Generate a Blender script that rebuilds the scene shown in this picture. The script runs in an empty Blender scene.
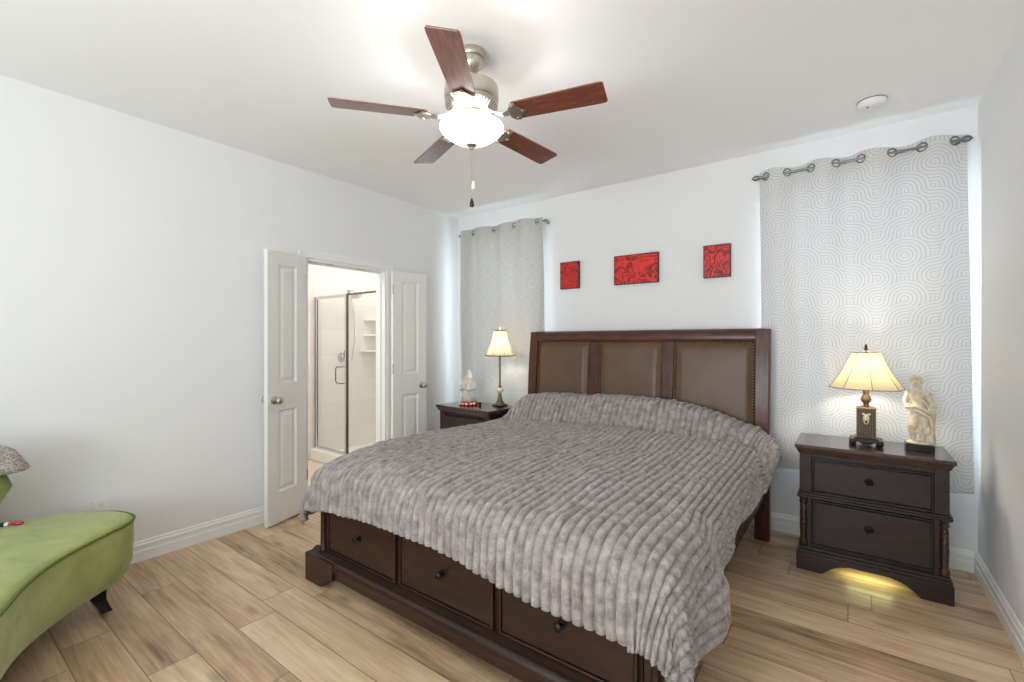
import bpy, bmesh, math, random
from mathutils import Vector, Matrix, noise
import numpy as np
random.seed(4)
PI = math.pi
S = bpy.context.scene
COL = S.collection

# ---------------------------------------------------------------- camera, world, light, exposure
cam_d = bpy.data.cameras.new('camera'); cam = bpy.data.objects.new('camera', cam_d); COL.objects.link(cam)
cam.location = (0, 0, 1.36); cam.rotation_euler = (PI/2, 0, math.radians(36.45))
cam_d.sensor_width = 36; cam_d.sensor_fit = 'HORIZONTAL'; cam_d.lens = 458*36/1024; cam_d.clip_start = 0.02
S.camera = cam
S.view_settings.view_transform = 'Standard'; S.view_settings.look = 'None'
S.view_settings.exposure = 0.2; S.view_settings.gamma = 1; S.view_settings.use_curve_mapping = False

S.cycles.diffuse_bounces = 8; S.cycles.max_bounces = 14; S.cycles.transparent_max_bounces = 12
W = bpy.data.worlds.new('world'); S.world = W; W.use_nodes = True
bg = W.node_tree.nodes['Background']; bg.inputs[0].default_value = (.75, .87, 1, 1); bg.inputs[1].default_value = 1.4

def area(name, loc, rot, sx, sy, power, color=(1, 1, 1)):
    d = bpy.data.lights.new(name, 'AREA'); d.shape = 'RECTANGLE'; d.size = sx; d.size_y = sy
    d.energy = power; d.color = color
    o = bpy.data.objects.new(name, d); o.location = loc; o.rotation_euler = rot; COL.objects.link(o); return o
def point(name, loc, power, color=(1, 1, 1), r=.03, parent=None):
    d = bpy.data.lights.new(name, 'POINT'); d.energy = power; d.color = color; d.shadow_soft_size = r
    o = bpy.data.objects.new(name, d); o.location = loc; COL.objects.link(o); return o

HX, HY = -1.454, 1.644          # ceiling fan axis
area('daylight_left_window', (-2.875, 4.02, 1.6), (-PI/2, 0, 0), .95, 1.6, 26, (.80, .89, 1))
area('daylight_right_window', (.03, 4.02, 1.6), (-PI/2, 0, 0), .98, 1.6, 30, (.80, .89, 1))
area('added_rear_fill', (-1.0, -1.98, 1.4), (PI/2+.72, 0, -.20), 2.2, 1.7, 104, (.96, .98, 1))  # added fill behind the camera, tilted up to brighten ceiling and walls
area('bathroom_ceiling_light', (-4.3, 1.9, 2.66), (0, 0, 0), .5, .5, 15, (1, .985, .97))
area('shower_ceiling_light', (-4.35, 3.4, 2.66), (0, 0, 0), .3, .3, 8, (1, .985, .97))
point('fan_bulb', (HX, HY, 2.385), 18, (.985, .99, 1), .06)

# ---------------------------------------------------------------- materials
def lin(c):
    return tuple((x/255/12.92 if x/255 <= .04045 else ((x/255+.055)/1.055)**2.4) for x in c) + (1,)
def newmat(name):
    m = bpy.data.materials.new(name); m.use_nodes = True
    nt = m.node_tree; b = nt.nodes['Principled BSDF']; return m, nt, b
def N(nt, t, **kw):
    n = nt.nodes.new(t)
    for k, v in kw.items():
        if k in n.inputs: n.inputs[k].default_value = v
        else: setattr(n, k, v)
    return n
def L(nt, a, b): nt.links.new(a, b)
def math_n(nt, op, a, b=None, c=None):
    n = nt.nodes.new('ShaderNodeMath'); n.operation = op
    for i, v in enumerate((a, b, c)):
        if v is None: continue
        if isinstance(v, (int, float)): n.inputs[i].default_value = v
        else: nt.links.new(v, n.inputs[i])
    return n.outputs[0]
def ramp(nt, fac, stops):
    r = nt.nodes.new('ShaderNodeValToRGB'); cr = r.color_ramp
    while len(cr.elements) < len(stops): cr.elements.new(.5)
    for e, (p, c) in zip(cr.elements, stops): e.position = p; e.color = c
    nt.links.new(fac, r.inputs[0]); return r.outputs[0]
def bump(nt, b, h, strength, dist=.01):
    n = nt.nodes.new('ShaderNodeBump'); n.inputs['Strength'].default_value = strength; n.inputs['Distance'].default_value = dist
    nt.links.new(h, n.inputs['Height']); nt.links.new(n.outputs[0], b.inputs['Normal'])
def simple(name, rgb, rough=.5, metal=0, spec=.5, noise_amt=.06, scale=30, bmp=0, coat=0, sheen=0, bdist=.002):
    m, nt, b = newmat(name)
    b.inputs['Roughness'].default_value = rough; b.inputs['Metallic'].default_value = metal
    b.inputs['Specular IOR Level'].default_value = spec; b.inputs['Coat Weight'].default_value = coat
    b.inputs['Sheen Weight'].default_value = sheen
    tc = N(nt, 'ShaderNodeTexCoord'); n = N(nt, 'ShaderNodeTexNoise', Scale=scale, Detail=4.0)
    L(nt, tc.outputs['Object'], n.inputs['Vector'])
    c = lin(rgb); a = tuple(x*(1-noise_amt) for x in c[:3])+(1,); d = tuple(min(1, x*(1+noise_amt)) for x in c[:3])+(1,)
    L(nt, ramp(nt, n.outputs['Fac'], [(.3, a), (.7, d)]), b.inputs['Base Color'])
    if bmp: bump(nt, b, n.outputs['Fac'], bmp, bdist)
    return m
def wood(name, dark, light, scale=(1.2, 12, 12), rough=.35, coat=.2, spec=.5):
    m, nt, b = newmat(name)
    tc = N(nt, 'ShaderNodeTexCoord'); mp = N(nt, 'ShaderNodeMapping'); mp.inputs['Scale'].default_value = scale
    L(nt, tc.outputs['Object'], mp.inputs['Vector'])
    n = N(nt, 'ShaderNodeTexNoise', Scale=4.0, Detail=8.0, Distortion=1.2); L(nt, mp.outputs[0], n.inputs['Vector'])
    L(nt, ramp(nt, n.outputs['Fac'], [(.3, lin(dark)), (.7, lin(light))]), b.inputs['Base Color'])
    b.inputs['Roughness'].default_value = rough; b.inputs['Coat Weight'].default_value = coat
    b.inputs['Coat Roughness'].default_value = .2; b.inputs['Specular IOR Level'].default_value = spec
    bump(nt, b, n.outputs['Fac'], .08, .002)
    return m
def thin_glass(name, tint=(.95, .98, .97), refl=.08):
    m, nt, b = newmat(name); nt.nodes.remove(b)
    tr = N(nt, 'ShaderNodeBsdfTransparent'); tr.inputs[0].default_value = tint+(1,)
    gl = N(nt, 'ShaderNodeBsdfGlossy'); gl.inputs['Roughness'].default_value = .02
    lw = N(nt, 'ShaderNodeLayerWeight', Blend=.5); mx = N(nt, 'ShaderNodeMixShader')
    L(nt, math_n(nt, 'ADD', math_n(nt, 'MULTIPLY', math_n(nt, 'POWER', lw.outputs['Facing'], 5), .5), .03), mx.inputs[0]); L(nt, tr.outputs[0], mx.inputs[1]); L(nt, gl.outputs[0], mx.inputs[2])
    L(nt, mx.outputs[0], nt.nodes['Material Output'].inputs[0]); return m
def fabric_translucent(m, nt, b, color_socket, fac):
    tl = N(nt, 'ShaderNodeBsdfTranslucent'); mx = N(nt, 'ShaderNodeMixShader'); mx.inputs[0].default_value = fac
    L(nt, color_socket, tl.inputs[0]); L(nt, b.outputs[0], mx.inputs[1]); L(nt, tl.outputs[0], mx.inputs[2])
    L(nt, mx.outputs[0], nt.nodes['Material Output'].inputs[0])

M = {}
M['wall'] = simple('wall_paint', (231, 231, 232), .75, spec=.25, noise_amt=.006, scale=90, bmp=.06)
M['ceiling'] = simple('ceiling_paint', (240, 240, 240), .85, spec=.2, noise_amt=.006, scale=120, bmp=.10)
M['trim'] = simple('white_trim_paint', (238, 238, 236), .35, spec=.5, noise_amt=.006)
M['door'] = simple('white_door_paint', (232, 231, 228), .45, noise_amt=.006)
M['nickel'] = simple('brushed_nickel', (196, 188, 176), .28, 1, noise_amt=.04, scale=80)
M['chrome'] = simple('chrome', (205, 205, 205), .12, 1, noise_amt=.02)
M['chrome_dark'] = simple('dark_chrome_edge', (112, 102, 92), .35, .8, noise_amt=.03)
M['black_metal'] = simple('black_iron', (26, 24, 24), .35, .6)
M['cherry'] = wood('cherry_wood', (52, 24, 16), (92, 46, 31), (1.2, 10, 10), .32, .15, .45)
M['cherry_v'] = wood('cherry_wood_upright', (52, 24, 16), (90, 45, 30), (10, 10, 1.2), .34, .12, .4)
M['walnut'] = wood('dark_walnut', (32, 18, 12), (54, 31, 21), (1.2, 10, 10), .38, .1, .4)
M['espresso'] = wood('espresso_wood', (30, 19, 19), (50, 33, 32), (2, 10, 10), .32, .15, .4)
M['espresso_top'] = wood('espresso_top_wood', (42, 25, 22), (70, 43, 37), (1.5, 9, 9), .22, .5)
M['blade'] = wood('fan_blade_wood', (84, 36, 20), (138, 68, 40), (2.5, 26, 26), .30, .6)
M['blade'].node_tree.nodes['Principled BSDF'].inputs['Coat IOR'].default_value = 2.0
M['leather'] = simple('brown_leather', (94, 71, 54), .40, spec=.45, noise_amt=.12, scale=6, bmp=.15)
M['brass'] = simple('antique_brass', (84, 58, 34), .38, .9)
M['rod_metal'] = simple('satin_steel', (138, 135, 131), .3, 1)
M['nail'] = simple('nailhead_brass', (150, 112, 70), .3, .8)
M['gap_shade'] = simple('dark_gap_shade', (44, 28, 20), .6)
M['bronze'] = simple('antique_bronze', (120, 98, 74), .45, .5, noise_amt=.35, scale=90, bmp=.3)
M['bronze_dark'] = simple('dark_bronze', (48, 42, 40), .35, .6, noise_amt=.3, scale=90)
M['cream_stone'] = simple('cream_stone', (222, 208, 184), .4, noise_amt=.12, scale=60)
M['marble'] = simple('ivory_resin', (208, 194, 170), .65, noise_amt=.22, scale=55, bmp=.5)
M['black_stone'] = simple('black_base', (22, 20, 20), .2)
M['shelf_white'] = simple('white_acrylic', (240, 238, 234), .25, noise_amt=.01)
M['detector'] = simple('detector_plastic', (232, 232, 231), .6, noise_amt=.01)
M['plastic'] = simple('white_plastic', (236, 234, 230), .4, noise_amt=.01)
M['slot'] = simple('dark_slot', (70, 66, 62), .5)
M['red_resin'] = simple('red_lacquer', (170, 22, 38), .25, noise_amt=.25, scale=60, coat=.5)
M['dark_sheet'] = simple('dark_bedding', (56, 58, 66), .85, noise_amt=.1, sheen=.2)
M['mattress'] = simple('mattress_fabric', (190, 188, 186), .9)
M['pane'] = thin_glass('window_glass'); M['shower_glass'] = thin_glass('shower_glass', (.97, .985, .98))
M['cord'] = simple('metal_chain', (190, 182, 168), .3, 1)

def floor_mat():
    m, nt, b = newmat('oak_plank_floor')
    tc = N(nt, 'ShaderNodeTexCoord'); sp = N(nt, 'ShaderNodeSeparateXYZ'); L(nt, tc.outputs['Object'], sp.inputs[0])
    y = math_n(nt, 'ADD', math_n(nt, 'DIVIDE', sp.outputs[1], .178), 20-.455)
    row = math_n(nt, 'FLOOR', y); fy = math_n(nt, 'FRACT', y)
    wn = N(nt, 'ShaderNodeTexWhiteNoise', noise_dimensions='1D'); L(nt, row, wn.inputs['W'])
    x = math_n(nt, 'ADD', math_n(nt, 'DIVIDE', sp.outputs[0], 1.2), math_n(nt, 'ADD', math_n(nt, 'MULTIPLY', wn.outputs['Value'], 3.7), 30))
    colm = math_n(nt, 'FLOOR', x); fx = math_n(nt, 'FRACT', x)
    cb = N(nt, 'ShaderNodeCombineXYZ'); L(nt, row, cb.inputs[0]); L(nt, colm, cb.inputs[1])
    idn = N(nt, 'ShaderNodeTexWhiteNoise', noise_dimensions='3D'); L(nt, cb.outputs[0], idn.inputs['Vector'])
    rid = idn.outputs['Value']
    # grain
    g = N(nt, 'ShaderNodeCombineXYZ')
    L(nt, math_n(nt, 'MULTIPLY', sp.outputs[0], 1.15), g.inputs[0]); L(nt, math_n(nt, 'MULTIPLY', sp.outputs[1], 9), g.inputs[1])
    L(nt, math_n(nt, 'MULTIPLY', rid, 40), g.inputs[2])
    n1 = N(nt, 'ShaderNodeTexNoise', Scale=1.0, Detail=2.0, Distortion=.35); L(nt, g.outputs[0], n1.inputs['Vector'])
    rings = math_n(nt, 'SINE', math_n(nt, 'MULTIPLY', n1.outputs['Fac'], 46))
    g2 = N(nt, 'ShaderNodeCombineXYZ')
    L(nt, math_n(nt, 'MULTIPLY', sp.outputs[0], 3.5), g2.inputs[0]); L(nt, math_n(nt, 'MULTIPLY', sp.outputs[1], 70), g2.inputs[1]); L(nt, math_n(nt, 'MULTIPLY', rid, 90), g2.inputs[2])
    n2 = N(nt, 'ShaderNodeTexNoise', Scale=1.0, Detail=6.0, Roughness=.65); L(nt, g2.outputs[0], n2.inputs['Vector'])
    n3 = N(nt, 'ShaderNodeTexNoise', Scale=1.3, Detail=3.0, Distortion=.3); L(nt, g.outputs[0], n3.inputs['Vector'])
    v = math_n(nt, 'ADD', math_n(nt, 'MULTIPLY', rings, .028), math_n(nt, 'MULTIPLY', n2.outputs['Fac'], .46))
    v = math_n(nt, 'ADD', v, math_n(nt, 'MULTIPLY', n3.outputs['Fac'], .62))
    v = math_n(nt, 'ADD', v, math_n(nt, 'ADD', math_n(nt, 'MULTIPLY', math_n(nt, 'SUBTRACT', rid, .5), .22), .03))
    c = ramp(nt, v, [(.30, lin((122, 94, 69))), (.44, lin((172, 141, 110))), (.6, lin((202, 171, 138))), (.80, lin((226, 200, 167)))])
    # knots
    kn = N(nt, 'ShaderNodeTexVoronoi', Scale=.9); kv = N(nt, 'ShaderNodeCombineXYZ')
    L(nt, math_n(nt, 'MULTIPLY', sp.outputs[0], 2.0), kv.inputs[0]); L(nt, math_n(nt, 'MULTIPLY', sp.outputs[1], 6), kv.inputs[1]); L(nt, math_n(nt, 'MULTIPLY', rid, 9), kv.inputs[2])
    L(nt, kv.outputs[0], kn.inputs['Vector'])
    kf = ramp(nt, kn.outputs['Distance'], [(.03, (1, 1, 1, 1)), (.17, (0, 0, 0, 1))])
    mk = N(nt, 'ShaderNodeMixRGB'); L(nt, math_n(nt, 'MULTIPLY', kf, .55), mk.inputs[0]); L(nt, c, mk.inputs[1]); mk.inputs[2].default_value = lin((84, 62, 46))
    ey = math_n(nt, 'MINIMUM', fy, math_n(nt, 'SUBTRACT', 1, fy)); ex = math_n(nt, 'MINIMUM', fx, math_n(nt, 'SUBTRACT', 1, fx))
    gy = math_n(nt, 'LESS_THAN', ey, .011); gx = math_n(nt, 'LESS_THAN', ex, .0017)
    gap = math_n(nt, 'MAXIMUM', gy, gx)
    mg = N(nt, 'ShaderNodeMixRGB'); L(nt, math_n(nt, 'MULTIPLY', gap, .7), mg.inputs[0]); L(nt, mk.outputs[0], mg.inputs[1]); mg.inputs[2].default_value = lin((70, 54, 42))
    L(nt, mg.outputs[0], b.inputs['Base Color'])
    b.inputs['Roughness'].default_value = .34; b.inputs['Specular IOR Level'].default_value = .5
    bump(nt, b, math_n(nt, 'SUBTRACT', n2.outputs['Fac'], math_n(nt, 'MULTIPLY', gap, 2)), .12, .003)
    return m
M['floor'] = floor_mat()

def tile_mat(name, c1, grout, w, h, axis):
    m, nt, b = newmat(name)
    tc = N(nt, 'ShaderNodeTexCoord'); sp = N(nt, 'ShaderNodeSeparateXYZ'); L(nt, tc.outputs['Object'], sp.inputs[0])
    cb = N(nt, 'ShaderNodeCombineXYZ')
    s0 = math_n(nt, 'ADD', sp.outputs[0], sp.outputs[1]) if axis == 'wall' else sp.outputs[0]
    L(nt, s0, cb.inputs[0]); L(nt, sp.outputs[2] if axis == 'wall' else sp.outputs[1], cb.inputs[1])
    bt = N(nt, 'ShaderNodeTexBrick', offset=.5); L(nt, cb.outputs[0], bt.inputs['Vector'])
    bt.inputs['Scale'].default_value = 1; bt.inputs['Brick Width'].default_value = w; bt.inputs['Row Height'].default_value = h
    bt.inputs['Mortar Size'].default_value = .0025; bt.inputs['Color1'].default_value = lin(c1)
    bt.inputs['Color2'].default_value = lin(tuple(x-5 for x in c1)); bt.inputs['Mortar'].default_value = lin(grout)
    L(nt, bt.outputs['Color'], b.inputs['Base Color']); b.inputs['Roughness'].default_value = .3
    return m
M['tile'] = tile_mat('shower_wall_tile', (236, 230, 223), (220, 212, 203), .6, .3, 'wall')
M['bath_floor'] = tile_mat('bathroom_plank_tile', (222, 206, 184), (196, 178, 156), .9, .18, 'floor')

def curtain_pattern():
    m, nt, b = newmat('swirl_print_fabric')
    uv = N(nt, 'ShaderNodeUVMap'); sp = N(nt, 'ShaderNodeSeparateXYZ'); L(nt, uv.outputs[0], sp.inputs[0])
    cs = .135
    u = math_n(nt, 'ADD', math_n(nt, 'DIVIDE', sp.outputs[0], cs), 50); v = math_n(nt, 'ADD', math_n(nt, 'DIVIDE', sp.outputs[1], cs), 50)
    iu = math_n(nt, 'FLOOR', u); iv = math_n(nt, 'FLOOR', v); fu = math_n(nt, 'FRACT', u); fv = math_n(nt, 'FRACT', v)
    cb = N(nt, 'ShaderNodeCombineXYZ'); L(nt, iu, cb.inputs[0]); L(nt, iv, cb.inputs[1])
    wn = N(nt, 'ShaderNodeTexWhiteNoise', noise_dimensions='2D'); L(nt, cb.outputs[0], wn.inputs['Vector'])
    flip = math_n(nt, 'GREATER_THAN', wn.outputs['Value'], .5)
    fu2 = math_n(nt, 'ADD', math_n(nt, 'MULTIPLY', fu, math_n(nt, 'SUBTRACT', 1, flip)), math_n(nt, 'MULTIPLY', math_n(nt, 'SUBTRACT', 1, fu), flip))
    def dist(a, c): return math_n(nt, 'SQRT', math_n(nt, 'ADD', math_n(nt, 'POWER', a, 2), math_n(nt, 'POWER', c, 2)))
    d1 = dist(fu2, fv); d2 = dist(math_n(nt, 'SUBTRACT', 1, fu2), math_n(nt, 'SUBTRACT', 1, fv))
    d = math_n(nt, 'ADD', math_n(nt, 'MULTIPLY', math_n(nt, 'LESS_THAN', d1, .86), d1), math_n(nt, 'MULTIPLY', math_n(nt, 'GREATER_THAN', d1, .86), d2))
    s = math_n(nt, 'ABSOLUTE', math_n(nt, 'SINE', math_n(nt, 'MULTIPLY', math_n(nt, 'ADD', d, 0), PI*7)))
    line = math_n(nt, 'LESS_THAN', s, .34)
    cn = N(nt, 'ShaderNodeTexNoise', Scale=400.0, Detail=2.0); L(nt, uv.outputs[0], cn.inputs['Vector'])
    mx = N(nt, 'ShaderNodeMixRGB'); L(nt, math_n(nt, 'MULTIPLY', line, .85), mx.inputs[0])
    mx.inputs[1].default_value = lin((226, 225, 225)); mx.inputs[2].default_value = lin((192, 192, 193))
    L(nt, mx.outputs[0], b.inputs['Base Color']); b.inputs['Roughness'].default_value = .8; b.inputs['Specular IOR Level'].default_value = .2
    bump(nt, b, math_n(nt, 'ADD', cn.outputs['Fac'], line), .15, .001)
    fabric_translucent(m, nt, b, mx.outputs[0], .22); return m
def curtain_linen():
    m, nt, b = newmat('grey_linen_fabric')
    uv = N(nt, 'ShaderNodeUVMap'); mp = N(nt, 'ShaderNodeMapping'); mp.inputs['Scale'].default_value = (20, 160, 1); L(nt, uv.outputs[0], mp.inputs[0])
    n = N(nt, 'ShaderNodeTexNoise', Scale=1.0, Detail=4.0); L(nt, mp.outputs[0], n.inputs['Vector'])
    c = ramp(nt, n.outputs['Fac'], [(.3, lin((198, 196, 193))), (.7, lin((220, 218, 215)))])
    L(nt, c, b.inputs['Base Color']); b.inputs['Roughness'].default_value = .85; b.inputs['Specular IOR Level'].default_value = .15
    bump(nt, b, n.outputs['Fac'], .2, .001); fabric_translucent(m, nt, b, c, .28); return m
M['curtain_swirl'] = curtain_pattern(); M['curtain_linen'] = curtain_linen()

def blanket_mat():
    m, nt, b = newmat('grey_plush_fur')
    tc = N(nt, 'ShaderNodeTexCoord')
    n = N(nt, 'ShaderNodeTexNoise', Scale=24.0, Detail=4.0, Roughness=.6); L(nt, tc.outputs['Object'], n.inputs['Vector'])
    n2 = N(nt, 'ShaderNodeTexNoise', Scale=160.0, Detail=3.0); L(nt, tc.outputs['Object'], n2.inputs['Vector'])
    v = math_n(nt, 'ADD', math_n(nt, 'MULTIPLY', n.outputs['Fac'], .75), math_n(nt, 'MULTIPLY', n2.outputs['Fac'], .25))
    c = ramp(nt, v, [(.32, lin((118, 110, 107))), (.5, lin((152, 144, 141))), (.68, lin((180, 172, 169)))])
    L(nt, c, b.inputs['Base Color']); b.inputs['Roughness'].default_value = .95; b.inputs['Specular IOR Level'].default_value = .1
    b.inputs['Sheen Weight'].default_value = .25; b.inputs['Sheen Roughness'].default_value = .5
    bump(nt, b, n2.outputs['Fac'], .35, .004); return m
M['blanket'] = blanket_mat()

def green_mat():
    m, nt, b = newmat('green_microsuede')
    tc = N(nt, 'ShaderNodeTexCoord'); n = N(nt, 'ShaderNodeTexNoise', Scale=7.0, Detail=4.0, Distortion=.6); L(nt, tc.outputs['Object'], n.inputs['Vector'])
    n2 = N(nt, 'ShaderNodeTexNoise', Scale=3.0, Detail=2.0, Distortion=1.0); L(nt, tc.outputs['Object'], n2.inputs['Vector'])
    c = ramp(nt, n.outputs['Fac'], [(.3, lin((138, 149, 80))), (.7, lin((166, 175, 103)))])
    L(nt, c, b.inputs['Base Color']); b.inputs['Roughness'].default_value = .9; b.inputs['Sheen Weight'].default_value = .3
    b.inputs['Specular IOR Level'].default_value = .15
    bump(nt, b, n2.outputs['Fac'], .25, .03); return m
M['green'] = green_mat()
M['green_dark'] = simple('green_piping', (96, 108, 52), .9)
def knit_mat():
    m, nt, b = newmat('grey_knit')
    tc = N(nt, 'ShaderNodeTexCoord'); v = N(nt, 'ShaderNodeTexVoronoi', Scale=130.0); L(nt, tc.outputs['Object'], v.inputs['Vector'])
    c = ramp(nt, v.outputs['Distance'], [(.15, lin((206, 198, 190))), (.6, lin((140, 130, 122)))])
    L(nt, c, b.inputs['Base Color']); b.inputs['Roughness'].default_value = .95
    mi = math_n(nt, 'SUBTRACT', 1, v.outputs['Distance']); bump(nt, b, mi, .7, .004); return m
M['knit'] = knit_mat()
def art_mat(seed, kind):
    m, nt, b = newmat('red_swirl_canvas')
    tc = N(nt, 'ShaderNodeTexCoord'); mp = N(nt, 'ShaderNodeMapping'); mp.inputs['Location'].default_value = (seed*3.1, seed, seed*1.7)
    L(nt, tc.outputs['Object'], mp.inputs[0])
    n = N(nt, 'ShaderNodeTexNoise', Scale=kind, Detail=1.5, Distortion=2.2); L(nt, mp.outputs[0], n.inputs['Vector'])
    s = math_n(nt, 'SINE', math_n(nt, 'MULTIPLY', n.outputs['Fac'], 34))
    n2 = N(nt, 'ShaderNodeTexNoise', Scale=40.0, Detail=3.0); L(nt, mp.outputs[0], n2.inputs['Vector'])
    v = math_n(nt, 'ADD', math_n(nt, 'MULTIPLY', s, .35), n2.outputs['Fac'])
    c = ramp(nt, v, [(.10, lin((72, 8, 12))), (.30, lin((160, 12, 16))), (.55, lin((204, 22, 22))), (.9, lin((222, 44, 34)))])
    L(nt, c, b.inputs['Base Color']); b.inputs['Roughness'].default_value = .4; bump(nt, b, v, .4, .003); return m
def shade_mat(name, rgb, tr):
    m, nt, b = newmat(name)
    tc = N(nt, 'ShaderNodeTexCoord'); n = N(nt, 'ShaderNodeTexNoise', Scale=60.0, Detail=2.0); L(nt, tc.outputs['Object'], n.inputs['Vector'])
    c0 = lin(rgb); c = ramp(nt, n.outputs['Fac'], [(.3, tuple(x*.95 for x in c0[:3])+(1,)), (.7, c0)])
    L(nt, c, b.inputs['Base Color']); b.inputs['Roughness'].default_value = .8; b.inputs['Specular IOR Level'].default_value = .2
    fabric_translucent(m, nt, b, c, tr); return m
M['shade_yellow'] = shade_mat('cream_yellow_shade', (238, 230, 204), .5)
M['shade_cream'] = shade_mat('ivory_shade', (240, 232, 212), .55)
def emis(name, rgb, s):
    m, nt, b = newmat(name); b.inputs['Emission Color'].default_value = lin(rgb); b.inputs['Emission Strength'].default_value = s
    b.inputs['Base Color'].default_value = lin((240, 236, 228)); b.inputs['Roughness'].default_value = .2; return m
M['bowl'] = emis('lit_frosted_glass', (253, 252, 250), 4.6)
M['led'] = emis('lit_led_strip', (236, 240, 130), 3)
def glass_clear():
    m, nt, b = newmat('clear_crystal'); b.inputs['Transmission Weight'].default_value = .55; b.inputs['Roughness'].default_value = .12
    b.inputs['Base Color'].default_value = (.9, .88, .86, 1); b.inputs['IOR'].default_value = 1.45; return m
M['crystal'] = glass_clear()

# ---------------------------------------------------------------- mesh helpers
class MB:
    def __init__(s): s.v = []; s.f = []
    def add(s, vs, fs, mat=None):
        o = len(s.v)
        if mat is not None: vs = [tuple(mat @ Vector(p)) for p in vs]
        s.v += [tuple(p) for p in vs]; s.f += [tuple(i+o for i in f) for f in fs]; return s
    def box(s, x0, x1, y0, y1, z0, z1, mat=None):
        vs = [(x, y, z) for x in (x0, x1) for y in (y0, y1) for z in (z0, z1)]
        return s.add(vs, [(0, 1, 3, 2), (4, 6, 7, 5), (0, 4, 5, 1), (2, 3, 7, 6), (0, 2, 6, 4), (1, 5, 7, 3)], mat)
    def frustum(s, cx, cy, z0, z1, w0, d0, w1, d1, mat=None):
        vs = [(cx+a*w/2, cy+b*d/2, z) for z, w, d in ((z0, w0, d0), (z1, w1, d1)) for a, b in ((-1, -1), (1, -1), (1, 1), (-1, 1))]
        return s.add(vs, [(3, 2, 1, 0), (4, 5, 6, 7)]+[(i, (i+1) % 4, 4+(i+1) % 4, 4+i) for i in range(4)], mat)
    def lathe(s, prof, n=24, mat=None, rot=0, rad=None, cap=True):
        vs = []; fs = []
        for r, z in prof:
            for k in range(n):
                a = rot+2*PI*k/n; q = r*(rad(a, z) if rad else 1); vs.append((q*math.cos(a), q*math.sin(a), z))
        for i in range(len(prof)-1):
            for k in range(n):
                a, b = i*n+k, i*n+(k+1) % n; fs.append((a, b, b+n, a+n))
        if cap:
            if prof[0][0] > 1e-5: fs.append(tuple(reversed(range(n))))
            if prof[-1][0] > 1e-5: fs.append(tuple((len(prof)-1)*n+k for k in range(n)))
        return s.add(vs, fs, mat)
    def tube(s, pts, r, n=8, closed=False):
        pts = [Vector(p) for p in pts]; m = len(pts); vs = []; fs = []
        up = None
        for i, p in enumerate(pts):
            if closed: t = (pts[(i+1) % m]-pts[i-1]).normalized()
            else: t = (pts[min(i+1, m-1)]-pts[max(i-1, 0)]).normalized()
            if up is None: up = Vector((0, 0, 1)) if abs(t.z) < .9 else Vector((1, 0, 0))
            a = t.cross(up).normalized(); b = a.cross(t).normalized(); up = b
            rr = r[i] if isinstance(r, (list, tuple)) else r
            for k in range(n):
                q = 2*PI*k/n; vs.append(tuple(p+a*rr*math.cos(q)+b*rr*math.sin(q)))
        for i in range(m if closed else m-1):
            j = (i+1) % m
            for k in range(n):
                fs.append((i*n+k, i*n+(k+1) % n, j*n+(k+1) % n, j*n+k))
        if not closed: fs += [tuple(reversed(range(n))), tuple((m-1)*n+k for k in range(n))]
        return s.add(vs, fs)
    def prism(s, poly, z0, z1, mat=None):
        n = len(poly); vs = [(x, y, z0) for x, y in poly]+[(x, y, z1) for x, y in poly]
        return s.add(vs, [tuple(reversed(range(n))), tuple(range(n, 2*n))]+[(i, (i+1) % n, n+(i+1) % n, n+i) for i in range(n)], mat)
    def ball(s, c, rx, ry=None, rz=None, n=12, m=8):
        ry = ry or rx; rz = rz or rx
        prof = [(math.sin(PI*i/m), -math.cos(PI*i/m)) for i in range(m+1)]; prof[0] = (1e-6, -1); prof[-1] = (1e-6, 1)
        return s.lathe(prof, n, Matrix.Translation(c) @ Matrix.Diagonal((rx, ry, rz, 1)))
    def build(s, name, mat, parent=None, smooth=None, bev=0, bseg=2, sub=0):
        me = bpy.data.meshes.new(name); me.from_pydata(s.v, [], s.f)
        bm = bmesh.new(); bm.from_mesh(me); bmesh.ops.remove_doubles(bm, verts=bm.verts, dist=1e-5)
        bmesh.ops.recalc_face_normals(bm, faces=bm.faces); bm.to_mesh(me); bm.free()
        o = bpy.data.objects.new(name, me); COL.objects.link(o)
        if mat: me.materials.append(mat)
        if parent is not None: o.parent = parent
        if smooth is not None:
            me.polygons.foreach_set('use_smooth', [True]*len(me.polygons))
            if smooth < 179: me.set_sharp_from_angle(angle=math.radians(smooth))
        if bev:
            md = o.modifiers.new('bevel', 'BEVEL'); md.width = bev; md.segments = bseg; md.limit_method = 'ANGLE'; md.angle_limit = math.radians(40)
        if sub:
            md = o.modifiers.new('subsurf', 'SUBSURF'); md.levels = sub; md.render_levels = sub
        return o
def thing(name, label, cat, loc=(0, 0, 0), rz=0, group=None):
    o = bpy.data.objects.new(name, None); COL.objects.link(o); o.location = loc; o.rotation_euler = (0, 0, rz)
    o.empty_display_size = .1
    return tag(o, label, cat, group)
def tag(o, label, cat, group=None):
    o['label'] = label; o['category'] = cat
    if group: o['group'] = group
    return o
def struct(o, label=None, cat=None):
    o['kind'] = 'structure'
    if label: o['label'] = label
    if cat: o['category'] = cat
    return o
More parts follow.
